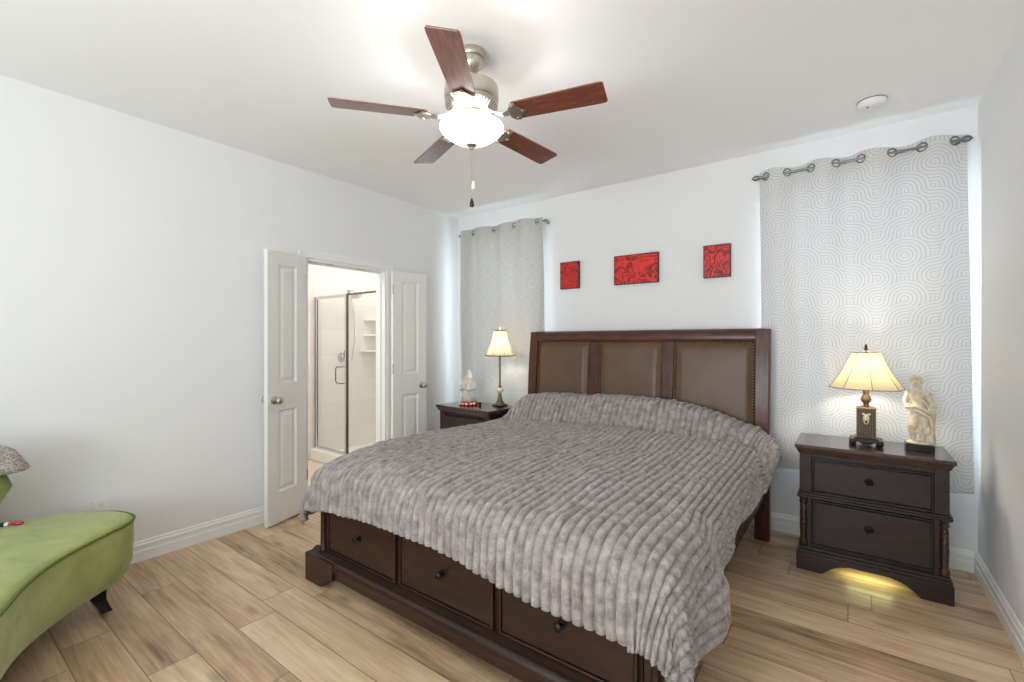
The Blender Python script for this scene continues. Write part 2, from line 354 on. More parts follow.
def skin_fig(name, chains, mat, parent, sub=2, root=0):
    """chains: list of [(pos, radius), ...]; equal positions are joined"""
    vs = []; es = []; rad = []; idx = {}
    for ch in chains:
        prev = None
        for p, r in ch:
            key = tuple(round(c, 4) for c in p)
            if key not in idx: idx[key] = len(vs); vs.append(p); rad.append(r)
            if prev is not None: es.append((prev, idx[key]))
            prev = idx[key]
    me = bpy.data.meshes.new(name); me.from_pydata(vs, es, []); o = bpy.data.objects.new(name, me); COL.objects.link(o); o.parent = parent
    md = o.modifiers.new('skin', 'SKIN'); md.use_smooth_shade = True
    for i, sv in enumerate(me.skin_vertices[0].data):
        r = rad[i]; sv.radius = (r, r) if isinstance(r, (int, float)) else r; sv.use_root = (i == root)
    if sub: m2 = o.modifiers.new('subsurf', 'SUBSURF'); m2.levels = sub; m2.render_levels = sub
    me.materials.append(mat); return o

# ---------------------------------------------------------------- room
XL, XR, YB, YF, H = -3.54, .60, 3.78, -1.75, 2.74
T = .13
struct(MB().box(XL-.02, XR+.15, YF-.15, YB+.13, -.08, 0).build('floor', M['floor']), 'light oak plank floor', 'floor')
struct(MB().box(XL-T, XR+.15, YF-.15, YB+.13, H, H+.08).build('ceiling', M['ceiling']), 'white bedroom ceiling', 'ceiling')
def wall_holes(axis, c0, c1, a0, a1, holes):
    mb = MB(); z1 = H; cur = a0
    def bx(p, q, zz0, zz1):
        if axis == 'x': mb.box(c0, c1, p, q, zz0, zz1)
        else: mb.box(p, q, c0, c1, zz0, zz1)
    for h0, h1, zz0, zz1 in sorted(holes):
        bx(cur, h0, 0, z1)
        if zz0 > 0: bx(h0, h1, 0, zz0)
        bx(h0, h1, zz1, z1); cur = h1
    bx(cur, a1, 0, z1); return mb
DY0, DY1, DZ = 1.985, 2.785, 2.03
WL = (-3.33, -2.42, .62, 2.40); WR = (-.44, .50, .62, 2.40)
struct(wall_holes('x', XL-T, XL, YF, YB+T, [(DY0, DY1, 0, DZ)]).build('wall_left', M['wall']), 'white wall with the bathroom doorway', 'wall')
struct(wall_holes('y', YB, YB+T, XL, XR+T, [WL, WR]).build('wall_back', M['wall']), 'white wall behind the headboard', 'wall')
struct(MB().box(XR, XR+T, YF, YB, 0, H).build('wall_right', M['wall']), 'white wall at the right', 'wall')
RW = (-2.2, .2, .45, 2.4)  # opening and window made up here to go with the added rear fill
struct(wall_holes('y', YF-T, YF, XL, XR+T, [RW]).build('wall_front', M['wall']), 'wall behind the camera', 'wall')

def window(name, x0, x1, z0, z1, y0, y1):
    mb = MB(); w = .045; ym = (y0+y1)/2
    for b in ((x0, x0+w, z0, z1), (x1-w, x1, z0, z1), (x0+w, x1-w, z0, z0+w), (x0+w, x1-w, z1-w, z1), (x0+w, x1-w, (z0+z1)/2-.02, (z0+z1)/2+.02)):
        mb.box(b[0], b[1], ym-.02, ym+.02, b[2], b[3])
    o = struct(mb.build(name, M['trim']), 'white framed window behind the curtain' if y0 > 0 else 'unseen window added behind the camera for the fill light', 'window')
    MB().box(x0+w, x1-w, ym-.003, ym+.003, z0+w, (z0+z1)/2-.02).box(x0+w, x1-w, ym-.003, ym+.003, (z0+z1)/2+.02, z1-w).build('pane', M['pane'], o)
    return o
window('window_1', *WL, YB+.05, YB+.12); window('window_2', *WR, YB+.05, YB+.12); window('added_window_3', *RW, YF-.12, YF-.05)

def baseboard(name, p, q, nrm):
    """profiled skirting from p to q (2D), nrm pointing into the room"""
    prof = [(0, 0), (.016, 0), (.016, .06), (.012, .064), (.012, .082), (.0145, .086), (.0145, .10), (.009, .106), (.009, .116), (.004, .124), (0, .124)]
    p, q, nrm = Vector(p), Vector(q), Vector(nrm); vs = []
    for e in (p, q):
        for d, z in prof: vs.append((e.x+nrm.x*d, e.y+nrm.y*d, z))
    n = len(prof)
    mb = MB().add(vs, [tuple(range(n)), tuple(reversed(range(n, 2*n)))]+[(i, (i+1) % n, n+(i+1) % n, n+i) for i in range(n)])
    return struct(mb.build(name, M['trim']), 'white moulded baseboard', 'baseboard')
baseboard('baseboard_left', (XL, YF), (XL, DY0-.065), (1, 0)); baseboard('baseboard_left_far', (XL, DY1+.065), (XL, YB), (1, 0))
baseboard('baseboard_back', (XL+.017, YB), (XR-.017, YB), (0, -1)); baseboard('baseboard_right', (XR, YF), (XR, YB), (-1, 0))
baseboard('baseboard_front', (XL+.017, YF), (XR-.017, YF), (0, 1))
# door casing and jambs
c = MB()
c.box(XL, XL+.014, DY0-.062, DY0-.004, 0, DZ+.062).box(XL, XL+.014, DY1+.004, DY1+.062, 0, DZ+.062).box(XL, XL+.014, DY0-.004, DY1+.004, DZ+.004, DZ+.062)
c.box(XL+.014, XL+.019, DY0-.062, DY0-.046, 0, DZ+.062).box(XL+.014, XL+.019, DY1+.046, DY1+.062, 0, DZ+.062).box(XL+.014, XL+.019, DY0-.046, DY1+.046, DZ+.046, DZ+.062)
struct(c.build('trim_1', M['trim'], bev=.003), 'white casing around the bathroom doorway', 'trim')
j = MB().box(XL-T-.002, XL+.002, DY0, DY0+.018, 0, DZ).box(XL-T-.002, XL+.002, DY1-.018, DY1, 0, DZ).box(XL-T-.002, XL+.002, DY0+.018, DY1-.018, DZ-.018, DZ)
j.box(XL-.085, XL-.05, DY0+.018, DY0+.03, 0, DZ-.018).box(XL-.085, XL-.05, DY1-.03, DY1-.018, 0, DZ-.018).box(XL-.085, XL-.05, DY0+.03, DY1-.03, DZ-.03, DZ-.018)
jo = struct(j.build('trim_2', M['trim'], bev=.002), 'white jamb lining the bathroom doorway', 'trim')
MB().box(XL-.045, XL-.02, 2.2, 2.25, DZ-.022, DZ-.017).box(XL-.045, XL-.02, 2.5, 2.55, DZ-.022, DZ-.017).build('catch_plate', M['nickel'], jo)

# narrow panelled door leaves, opened back against the wall
def knob_mb(sgn, y, z, x0):
    m = Matrix.Translation((x0, y, z)) @ Matrix.Rotation(sgn*PI/2, 4, 'Y')
    return MB().lathe([(.031, 0), (.031, .005), (.024, .009), (.0115, .012), (.0105, .03), (.02, .038), (.0265, .048), (.0265, .058), (.02, .066), (1e-5, .068)], 20, m)
def door(name, loc, rz, w, hinge_dir, label):
    # local frame: leaf lies along +y*hinge_dir from hinge, thickness along x (0..-.035), face at x=0 towards the room
    mb = MB(); th = .035; s = hinge_dir
    def bx(a, b, z0, z1, x0=-th, x1=0):
        a, b = sorted((a*s, b*s)); mb.box(x0, x1, a, b, z0, z1)
    z0, z1 = .012, 2.025
    st = .10; p = [(.24, .845), (1.045, 1.93)]
    bx(0, st, z0, z1); bx(w-st, w, z0, z1); bx(st, w-st, z0, p[0][0]); bx(st, w-st, p[0][1], p[1][0]); bx(st, w-st, p[1][1], z1)
    o = mb.build(name, M['door'], bev=.0015); o.location = loc; o.rotation_euler = (0, 0, rz)
    struct(o, label, 'door')
    for q0, q1 in p:
        m2 = MB(); a, b = sorted((st*s, (w-st)*s))
        # recessed field with raised centre
        def ring(y0, y1, zz0, zz1, x): return [(x, y0, zz0), (x, y1, zz0), (x, y1, zz1), (x, y0, zz1)]
        rs = [ring(a, b, q0, q1, -.001), ring(a+.012, b-.012, q0+.012, q1-.012, -.011), ring(a+.022, b-.022, q0+.022, q1-.022, -.011), ring(a+.045, b-.045, q0+.045, q1-.045, -.003)]
        vs = [v for r in rs for v in r]; fs = []
        for i in range(3):
            for k in range(4): fs.append((i*4+k, i*4+(k+1) % 4, i*4+4+(k+1) % 4, i*4+4+k))
        fs.append((12, 13, 14, 15)); m2.add(vs, fs); m2.box(-th+.002, -.012, a, b, q0, q1)
        m2.build('door_panel', M['door'], o)
    for sg, x0 in ((1, 0), (-1, -th)):
        kn = knob_mb(sg, s*(w-.06), .925, x0).build('door_knob', M['chrome'] if False else M['nickel'], o, smooth=50); kn['label'] = 'brushed nickel door knob'
    for hz in (.25, 1.05, 1.8):
        MB().lathe([(.006, hz), (.006, hz+.09)], 10, Matrix.Translation((.004, -s*.004, 0))).build('hinge', M['nickel'], o, smooth=50)
    return o
# leaf 1: from hinge (-3.50,1.955) to (-3.40,1.62)
a1 = math.atan2(.105, .34)
door('door_1', (XL+.05, DY0-.02, 0), a1, .372, -1, 'narrow white door leaf opened toward the camera side')
door('door_2', (XL+.075, DY1+.02, 0), -math.atan2(.05, .4), .385, 1, 'narrow white door leaf opened toward the far corner')

# ---------------------------------------------------------------- bathroom seen through the doorway
BX = -5.0
struct(MB().box(BX-.1, XL-.0, .9, 4.02, -.08, -.001).build('bathroom_floor', M['bath_floor']), 'pale bathroom floor', 'floor')
struct(MB().box(BX-.1, XL-T, .9, 4.02, H, H+.08).build('bathroom_ceiling', M['ceiling']), 'bathroom ceiling', 'ceiling')
struct(MB().box(BX-.1, BX, .9, 4.02, 0, H).build('bathroom_wall_left', M['tile']), 'tiled bathroom wall', 'wall')
struct(MB().box(BX, XL-T, 3.92, 4.02, 0, H).build('bathroom_wall_back', M['tile']), 'tiled shower end wall', 'wall')
struct(MB().box(BX, XL-T, .9, 1.0, 0, H).build('bathroom_wall_front', M['wall']), 'white bathroom wall', 'wall')
GY = 2.92
tr = MB().box(BX+.002, XL-T-.002, GY-.07, GY+.05, .0005, .125).box(BX+.002, XL-T-.002, GY+.05, 3.918, .0005, .045)
tag(tr.build('shower_tray', M['shelf_white'], bev=.008), 'white shower tray with raised curb on the bathroom floor', 'shower tray')
sh = thing('shower_enclosure', 'framed glass shower enclosure standing on the white tray', 'shower', (0, 0, 0))
ST = 1.87; PX = -4.36
MB().box(BX+.003, BX+.028, GY-.014, GY+.014, .126, ST).build('frame_post', M['chrome'], sh)
MB().box(BX+.047, BX+.057, GY-.003, GY+.003, .15, ST-.02).build('frame_post', M['chrome_dark'], sh)
MB().box(PX-.035, PX-.006, GY-.014, GY+.014, .126, ST).build('frame_post', M['chrome'], sh)
MB().box(PX-.001, PX+.010, GY-.006, GY+.006, .126, ST).build('frame_post', M['chrome_dark'], sh)
MB().box(XL-T-.03, XL-T-.004, GY-.014, GY+.014, .126, ST).build('frame_post', M['chrome'], sh)
MB().box(BX+.06, PX-.036, GY-.012, GY+.012, ST-.03, ST).build('top_rail', M['chrome'], sh)
MB().box(PX+.011, XL-T-.031, GY-.005, GY+.005, ST-.018, ST+.002).build('top_rail', M['chrome_dark'], sh)
MB().box(BX+.06, PX-.036, GY-.012, GY+.012, .127, .15).build('bottom_rail', M['chrome'], sh)
MB().box(PX+.011, XL-T-.031, GY-.012, GY+.012, .127, .15).build('bottom_rail', M['chrome'], sh)
gd = MB().box(BX+.058, PX-.037, GY-.003, GY+.003, .15, ST-.03).build('glass_door', M['shower_glass'], sh)
MB().tube([(PX-.065, GY-.004, .90), (PX-.065, GY-.04, .90), (PX-.14, GY-.045, .905), (PX-.155, GY-.045, .93), (PX-.155, GY-.045, 1.05), (PX-.14, GY-.045, 1.075), (PX-.065, GY-.04, 1.08), (PX-.065, GY-.004, 1.08)], .006).build('handle', M['chrome_dark'], gd, smooth=60)
MB().box(PX+.011, XL-T-.031, GY-.003, GY+.003, .15, ST-.022).build('glass_panel', M['shower_glass'], sh)
hd = thing('handheld_shower', 'round chrome shower head on a short arm on the tiled wall', 'shower head', (BX, 3.36, 1.97))
MB().lathe([(.03, 0), (.03, .006), (.012, .012)], 16, Matrix.Rotation(PI/2, 4, 'Y')).tube([(.005, 0, 0), (.08, 0, .01), (.13, .01, -.03)], .009).build('arm', M['chrome'], hd, smooth=50)
MB().lathe([(.012, .03), (.02, .01), (.062, 0), (.062, -.014), (.001, -.016)], 20, Matrix.Translation((.14, .02, -.05)) @ Matrix.Rotation(-.5, 4, 'Y')).build('spray_head', M['chrome'], hd, smooth=50)
MB().tube([(.012, .03, -.05), (.05, .05, -.3), (.045, .06, -.6), (.03, .03, -.82), (.02, .0, -.85)], .006).build('hose', M['chrome'], hd, smooth=60)
vl = thing('shower_valve', 'round chrome shower valve with a lever on the tiled wall', 'shower valve', (BX, 3.27, 1.16))
MB().lathe([(.06, .001), (.06, .006), (.03, .012), (.02, .05), (.001, .052)], 20, Matrix.Rotation(PI/2, 4, 'Y')).build('plate', M['chrome'], vl, smooth=50)
MB().tube([(.045, 0, 0), (.055, .0, .03), (.05, .0, .08)], [.01, .009, .006]).build('lever', M['chrome_dark'], vl, smooth=50)
for zz, nm in ((1.22, 'white corner shelf low on the tiled shower wall'), (1.42, 'white corner shelf in the middle of the tiled shower wall'), (1.62, 'white corner shelf highest on the tiled shower wall')):
    w_ = .4 if zz < 1.3 else .34
    sc = MB().prism([(BX+.001, 3.918), (BX+.001, 3.918-w_)]+[(BX+.001+w_*.55*math.sin(a), 3.918-w_*math.cos(a)) for a in (PI/8, PI/4, PI*3/8)]+[(BX+.001+w_*.55, 3.918)], zz, zz+.025)
    tag(sc.build('corner_shelf', M['shelf_white'], bev=.003), nm, 'shelf', 'shower corner shelves')

# ---------------------------------------------------------------- ceiling fan
fan = thing('ceiling_fan', 'five-blade ceiling fan with lit glass bowl hanging from the ceiling', 'ceiling fan', (HX, HY, H))
def z_(z): return z-H
MB().lathe([(.062, -.001), (.064, -.022), (.058, -.034), (.053, -.036), (.052, -.062), (.045, -.080), (.030, -.094), (.016, -.106)], 32).build('canopy', M['nickel'], fan, smooth=40)
MB().lathe([(.013, -.09), (.013, -.172)], 16).build('downrod', M['nickel'], fan, smooth=40)
mo = MB().lathe([(.02, -.162), (.06, -.164), (.118, -.168), (.127, -.174), (.129, -.182), (.129, -.232), (.126, -.240), (.121, -.244), (.127, -.250), (.124, -.264), (.104, -.282), (.075, -.292), (.05, -.294)], 40).build('motor_housing', M['nickel'], fan, smooth=35)
vm = MB().lathe([(.0955, -.2875), (.0975, -.2855), (.0945, -.285)], 40)
for k in range(40):
    a = 2*PI*k/40+.03
    m_ = Matrix.Rotation(a, 4, 'Z'); vm.add([(.1230, -.0035, -.2655), (.1230, .0035, -.2655), (.0975, .0035, -.2885), (.0975, -.0035, -.2885), (.1200, -.0035, -.2600), (.1200, .0035, -.2600), (.0945, .0035, -.2820), (.0945, -.0035, -.2820)], [(0, 1, 2, 3), (7, 6, 5, 4), (0, 4, 5, 1), (1, 5, 6, 2), (2, 6, 7, 3), (3, 7, 4, 0)], m_)
vm.build('vent_slots', M['slot'], mo)['kind'] = 'stuff'
lf = MB().lathe([(.05, -.292), (.055, -.298), (.055, -.335), (.04, -.342), (.012, -.344), (.008, -.44)], 32)
for k in range(3):
    a = 2*PI*k/3+.5; ca, sa = math.cos(a), math.sin(a); lf.tube([(.045*ca, .045*sa, -.336), (.09*ca, .09*sa, -.35), (.138*ca, .138*sa, -.358)], .004, 6)
lf.build('light_fitter', M['nickel'], fan, smooth=40)
def bowl_prof(t): return None
bw = [(.143, -.352), (.150, -.357), (.1515, -.364), (.147, -.376), (.133, -.391), (.112, -.407), (.085, -.423), (.055, -.436), (.028, -.445), (.012, -.447)]
bowl = MB().lathe(bw, 48, cap=False).build('glass_bowl', M['bowl'], fan, smooth=179); bowl['label'] = 'lit frosted glass bowl shade'
MB().lathe([(.026, -.440), (.027, -.447), (.018, -.454), (.010, -.458), (.009, -.465), (.001, -.469)], 20).build('finial', M['nickel'], fan, smooth=40)
for (dx, dy, zl, rgb) in ((.012, .0, -.622, 'ivory pull fob'), (-.004, .006, -.700, 'wooden pull fob')):
    ch = MB().tube([(dx, dy, -.440), (dx, dy, zl)], .0012, 6).build('pull_chain', M['cord'], fan, smooth=60)
    MB().lathe([(.001, zl+.004), (.004, zl), (.010, zl-.02), (.011, zl-.03), (.008, zl-.038)], 14, Matrix.Translation((dx, dy, 0))).build('fob', M['cream_stone'] if zl > -.65 else M['brass'], ch, smooth=60)['label'] = rgb
BZ = 2.416-H
blade0 = None
for k in range(5):
    ang = math.radians(-57.73-72*k)
    R_ = Matrix.Rotation(ang, 4, 'Z')
    # iron
    pts = [(.085, 0, -.283), (.12, 0, -.308), (.16, 0, -.325), (.20, 0, BZ+.004)]
    im = MB()
    ws = [.014, .012, .018, .026]
    vs = []; fs = []
    for (x, y, z), w in zip(pts, ws):
        vs += [(x, -w, z), (x, w, z), (x, w, z-.007), (x, -w, z-.007)]
    for i in range(3):
        for q in range(4): fs.append((i*4+q, i*4+(q+1) % 4, i*4+4+(q+1) % 4, i*4+4+q))
    fs += [(0, 1, 2, 3), (15, 14, 13, 12)]; im.add(vs, fs)
    tip = [(.195, -.03), (.215, -.052), (.238, -.055), (.245, -.035), (.262, -.012), (.275, 0), (.262, .012), (.245, .035), (.238, .055), (.215, .052), (.195, .03)]
    PT = Matrix.Translation((0, 0, BZ)) @ Matrix.Rotation(math.radians(-11), 4, 'X')
    im.prism(tip, -.009, -.003, PT)
    for sx, sy in ((.225, -.04), (.225, .04), (.26, 0)): im.lathe([(.007, -.012), (.007, -.008)], 8, PT @ Matrix.Translation((sx, sy, 0)))
    for p_ in ('blade_iron',):
        io = im.build(p_, M['nickel'], fan, bev=.001); io.rotation_euler = (0, 0, ang)
    # blade
    out = []
    L0, L1 = .205, .637
    w0, w1 = .056, .064
    out = [(L0, -w0*.75), (L0+.02, -w0)] + [(L0+(L1-.03-L0)*t, -(w0+(w1-w0)*t)) for t in (.3, .6, 1)] + [(L1-.008, -w1*.97), (L1, -w1*.86)]
    out = out + [(x, -y) for x, y in reversed(out)]
    bl = MB().prism(out, 0, .007, PT).build('blade', M['blade'], fan, bev=.0015); bl.rotation_euler = (0, 0, ang)

sd = thing('smoke_detector', 'round white smoke detector on the ceiling near the right curtain', 'smoke detector', (.10, 3.35, H))
MB().lathe([(.068, -.001), (.068, -.012), (.060, -.030), (.05, -.036), (.001, -.038)], 32).build('housing', M['detector'], sd, smooth=40)
MB().lathe([(.0695, -.0005), (.0695, -.004)], 32).build('mounting_ring', M['slot'], sd, smooth=40)
MB().lathe([(.006, -.0375), (.006, -.040)], 10, Matrix.Translation((-.02, -.02, 0))).build('test_button', M['slot'], sd)

# ---------------------------------------------------------------- curtains and rods
def curtain(name, x0, x1, xb0, xb1, ztop, zbot, grom, mat, label, always_front=False, amp=.024, seed=0):
    nx, nz = 260, 220; Yr = 3.70
    g = np.array(grom); cu = thing(name, label, 'curtain', (0, 0, 0), 0, 'grommet curtains')
    def k_of(x):
        if x <= g[0]: return (x-g[0])/(g[1]-g[0])
        if x >= g[-1]: return len(g)-1+(x-g[-1])/(g[-1]-g[-2])
        return float(np.interp(x, g, range(len(g))))
    zr = ztop-.04
    vs = []; uvs = []
    for j_ in range(nz+1):
        t = j_/nz; t2 = t**1.25 if True else t; z = ztop+(zbot-ztop)*t2
        for i in range(nx+1):
            s = i/nx; x = (x0+(x1-x0)*s)*(1-t2)+(xb0+(xb1-xb0)*s)*t2
            xt = x0+(x1-x0)*s
            k = k_of(xt); a = amp*(1-.35*t2)
            w = math.sin(PI*k)
            if always_front: w = (w*w)*.9+.35
            dr = noise.noise(Vector((xt*3.2+seed, z*.9, seed)))*.022*min(1, t2*2.5)+noise.noise(Vector((xt*9+seed, z*1.2, 4)))*.006*min(1, t2*3)
            zt = z + (.008*math.sin(2*PI*k/2+1) if t2 < .02 else 0)
            yy = Yr-a*w+dr
            yy = min(yy, YB-.03)
            vs.append((x, yy, zt)); uvs.append((x+.03*math.sin(k*3)*0, z))
    fs = []
    for j_ in range(nz):
        for i in range(nx):
            a = j_*(nx+1)+i
            cx = (vs[a][0]+vs[a+1][0])/2; cz = (vs[a][2]+vs[a+nx+1][2])/2
            if any(math.hypot(cx-gx, cz-zr) < .0215 for gx in grom): continue
            fs.append((a, a+1, a+nx+2, a+nx+1))
    me = bpy.data.meshes.new('curtain_panel'); me.from_pydata(vs, [], fs)
    uvl = me.uv_layers.new(name='UVMap'); li = np.zeros(len(me.loops), dtype=np.int32); me.loops.foreach_get('vertex_index', li)
    uvl.data.foreach_set('uv', np.array(uvs, dtype=np.float32)[li].ravel())
    me.polygons.foreach_set('use_smooth', [True]*len(me.polygons)); me.materials.append(mat)
    o = bpy.data.objects.new('curtain_panel', me); COL.objects.link(o); o.parent = cu
    sd_ = o.modifiers.new('solid', 'SOLIDIFY'); sd_.thickness = .0025
    for i, gx in enumerate(grom):
        sl = 0 if always_front else -amp*PI*math.cos(PI*i)/(.14)
        pts = []
        for q in range(24):
            a = 2*PI*q/24; dx = .0245*math.cos(a); pts.append((gx+dx/math.sqrt(1+sl*sl), Yr-(.35*amp if always_front else 0)+sl*dx/math.sqrt(1+sl*sl), zr+.0245*math.sin(a)))
        MB().tube(pts, .0052, 8, closed=True).build('grommet', M['rod_metal'], cu, smooth=60)
    return cu
GR = [-.483, -.354, -.214, -.076, .055, .209, .349, .493]
curtain('grommet_curtain', -.525, .545, -.50, .575, 2.572, .475, GR, M['curtain_swirl'], 'pale grey curtain with swirl circle print behind the right nightstand')
GL = [-3.231, -2.951, -2.696, -2.421]
curtain('grommet_curtain', -3.385, -2.35, -3.385, -2.30, 2.548, .47, GL, M['curtain_linen'], 'plain grey linen curtain behind the left nightstand', True, .042, 5)
def rod(x0, x1, z, label, cage):
    r = thing('curtain_rod', label, 'curtain rod', (0, 3.70, z), 0, 'curtain rods')
    MB().lathe([(.008, x0), (.008, x1)], 14, Matrix.Rotation(PI/2, 4, 'Y')).build('pole', M['rod_metal'], r, smooth=40)
    for x, s in ((x0, -1), (x1, 1)):
        f = MB()
        if cage:
            for q in range(3):
                a = q*PI/3; f.tube([(x+s*(.022-.022*math.cos(2*PI*u/16)), .017*math.sin(2*PI*u/16)*math.cos(a), .017*math.sin(2*PI*u/16)*math.sin(a)) for u in range(16)], .0028, 6, closed=True)
            f.ball((x+s*.046, 0, 0), .005)
        else:
            f.lathe([(.012, 0), (.014, s*.006), (.008, s*.01), (.013, s*.02), (.012, s*.03), (.001, s*.036)], 14, Matrix.Translation((x, 0, 0)) @ Matrix.Rotation(PI/2, 4, 'Y'))
        f.build('finial', M['rod_metal'], r, smooth=60)
        MB().tube([(x-s*.006, 0, 0), (x-s*.006, .07, 0)], .005).lathe([(.018, .066), (.018, .079)], 14, Matrix.Translation((x-s*.006, 0, 0)) @ Matrix.Rotation(-PI/2, 4, 'X')).build('bracket', M['nickel'], r, smooth=60)
rod(-.525, .52, 2.532, 'nickel curtain rod with open cage finials at the right window', True)
rod(-3.42, -2.345, 2.508, 'nickel curtain rod at the left window beside the corner', False)

# ---------------------------------------------------------------- wall art
for (x0, x1, sd_, kd, lb) in ((-2.203, -2.007, 1, 16, 'small square red canvas nearest the left curtain'), (-1.661, -1.273, 2.6, 4.2, 'wide red swirl canvas centred above the headboard'), (-.919, -.726, 4.4, 6, 'small red swirl canvas nearest the right curtain')):
    p = thing('canvas_picture', lb, 'picture', ((x0+x1)/2, 3.779, 1.973), 0, 'red canvases above the headboard'); w = (x1-x0)/2
    MB().box(-w, w, -.028, 0, -.125, .125).build('canvas_edge', simple('dark_canvas_edge', (58, 24, 22), .5), p, bev=.002)
    MB().box(-w+.001, w-.001, -.0302, -.0285, -.124, .124).build('painted_face', art_mat(sd_, kd), p)
    brd = MB()
    for b in ((-w, -w+.006, -.125, .125), (w-.006, w, -.125, .125), (-w, w, -.125, -.119), (-w, w, .119, .125)): brd.box(b[0], b[1], -.0315, -.030, b[2], b[3])
    brd.build('painted_border', simple('dark_border', (74, 20, 20), .5), p)

ot = thing('wall_outlet', 'white electrical outlet on the wall behind the green chaise', 'outlet', (XL, .73, .37))
MB().box(.0005, .006, -.037, .037, -.058, .058).build('cover_plate', M['plastic'], ot, bev=.002)
for zz in (-.026, .026):
    rc = MB().lathe([(.017, .005), (.017, .0075)], 20, Matrix.Translation((0, 0, zz)) @ Matrix.Rotation(PI/2, 4, 'Y')).build('receptacle', M['plastic'], ot, smooth=40)
    MB().box(.0074, .0082, -.008, -.006, zz-.002, zz+.008).box(.0074, .0082, .006, .008, zz-.002, zz+.006).ball((.0075, 0, zz-.008), .0008, .0022, .0022).build('slots', M['slot'], rc)

# ---------------------------------------------------------------- bed
bed = thing('king_bed', 'dark wood sleigh king bed with leather headboard and drawers in the foot', 'bed', (-1.45, 2.5, 0))
def B(mb, name, mat, parent=bed, **k):
    mb.v = [(x+1.45 if parent is bed else x, y-2.5 if parent is bed else y, z) for x, y, z in mb.v] if parent is bed else [(x+1.45, y-2.5, z) for x, y, z in mb.v]
    return mb.build(name, mat, parent, **k)
def sleigh_y(z):                      # front face of the headboard
    t = max(0, (z-.75)/.70); return 3.535+.055*t**1.8
def sleigh_prof(y_off0, y_off1, z0, z1, n=16):
    f = [(sleigh_y(z)+y_off0, z) for z in [z0+(z1-z0)*i/n for i in range(n+1)]]
    b = [(sleigh_y(z)+y_off1, z) for z in [z1-(z1-z0)*i/n for i in range(n+1)]]
    return f+b
def xprism(mb, poly, x0, x1):
    n = len(poly); vs = [(x0, y, z) for y, z in poly]+[(x1, y, z) for y, z in poly]
    return mb.add(vs, [tuple(reversed(range(n))), tuple(range(n, 2*n))]+[(i, (i+1) % n, n+(i+1) % n, n+i) for i in range(n)])
hbx = [(-2.335, -1.808), (-1.714, -1.176), (-1.091, -.532)]
for x0, x1 in ((-2.420, -2.335), (-.532, -.440)):
    B(xprism(MB(), sleigh_prof(-.018, .055, 0.0, 1.445), x0, x1), 'headboard_post', M['cherry_v'], bev=.008, bseg=3)
fr = MB()
xprism(fr, sleigh_prof(0, .045, .36, 1.37), -1.808, -1.714); xprism(fr, sleigh_prof(0, .045, .36, 1.37), -1.176, -1.091)
xprism(fr, sleigh_prof(0, .045, .36, .58), -2.335, -.532)
for xa, xb in hbx: xprism(fr, sleigh_prof(.030, .045, .57, 1.36), xa-.001, xb+.001)
hf = B(fr, 'headboard_frame', M['cherry_v'], bev=.003)
# scrolled top rail
rl = [(sleigh_y(1.355)-.004, 1.355), (sleigh_y(1.37)-.012, 1.368), (sleigh_y(1.39)-.016, 1.39), (sleigh_y(1.41)-.014, 1.415), (sleigh_y(1.43)-.004, 1.437), (sleigh_y(1.45)+.018, 1.449), (3.64, 1.440), (3.652, 1.415), (3.648, 1.385), (3.625, 1.36)]
B(xprism(MB(), rl, -2.38, -.48), 'top_rail', M['cherry'], smooth=50)
for x0, x1 in hbx:
    nx, nz = 30, 34; vs = []; fs = []; z0, z1 = .585, 1.357
    for j_ in range(nz+1):
        z = z0+(z1-z0)*j_/nz
        for i in range(nx+1):
            x = x0+(x1-x0)*i/nx
            e = min((x-x0), (x1-x), (z1-z), .5)
            m_ = lambda d, r=.05: math.sqrt(max(0, 1-(1-min(1, d/r))**2))
            puff = .024*m_(max(0, e-.020)) if e > .020 else 0
            vs.append((x, sleigh_y(z)+.012-puff, z))
    for j_ in range(nz):
        for i in range(nx): a = j_*(nx+1)+i; fs.append((a, a+1, a+nx+2, a+nx+1))
    p = B(MB().add(vs, fs), 'leather_panel', M['leather'], smooth=179)
    nm = MB(); s_ = .0155
    zz = z0+.1; s_ = .021
    while zz < z1-.02:
        for x in (x0+.010, x1-.010): nm.ball((x, sleigh_y(zz)+.005, zz), .0075, .006, .0075, 8, 5)
        zz += s_
    xx = x0+.022
    while xx < x1-.016: nm.ball((xx, sleigh_y(z1-.01)+.004, z1-.01), .0075, .006, .0075, 8, 5); xx += s_
    wm = MB()  # dark strips stand in for the shaded gap around the leather
    for xa, xb in ((x0, x0+.018), (x1-.018, x1)):
        xprism(wm, [(sleigh_y(z)+.009, z) for z in (z0, .8, .95, 1.1, 1.25, z1)]+[(sleigh_y(z)+.016, z) for z in (z1, 1.25, 1.1, .95, .8, z0)], xa, xb)
    wm.box(x0+.018, x1-.018, sleigh_y(z1)+.008, sleigh_y(z1)+.016, z1-.018, z1)
    B(wm, 'dark_gap_shade', M['gap_shade'], p)
    B(nm, 'nailhead_trim', M['nail'], p, smooth=179)['kind'] = 'stuff'
for x0, x1 in ((-2.435, -2.40), (-.50, -.465)):
    B(MB().box(x0, x1, 1.55, 3.53, .30, .41), 'side_rail', M['walnut'], bev=.004)
B(MB().box(-2.39, -.51, 1.56, 3.52, .31, .36), 'slatted_base', M['black_metal'])
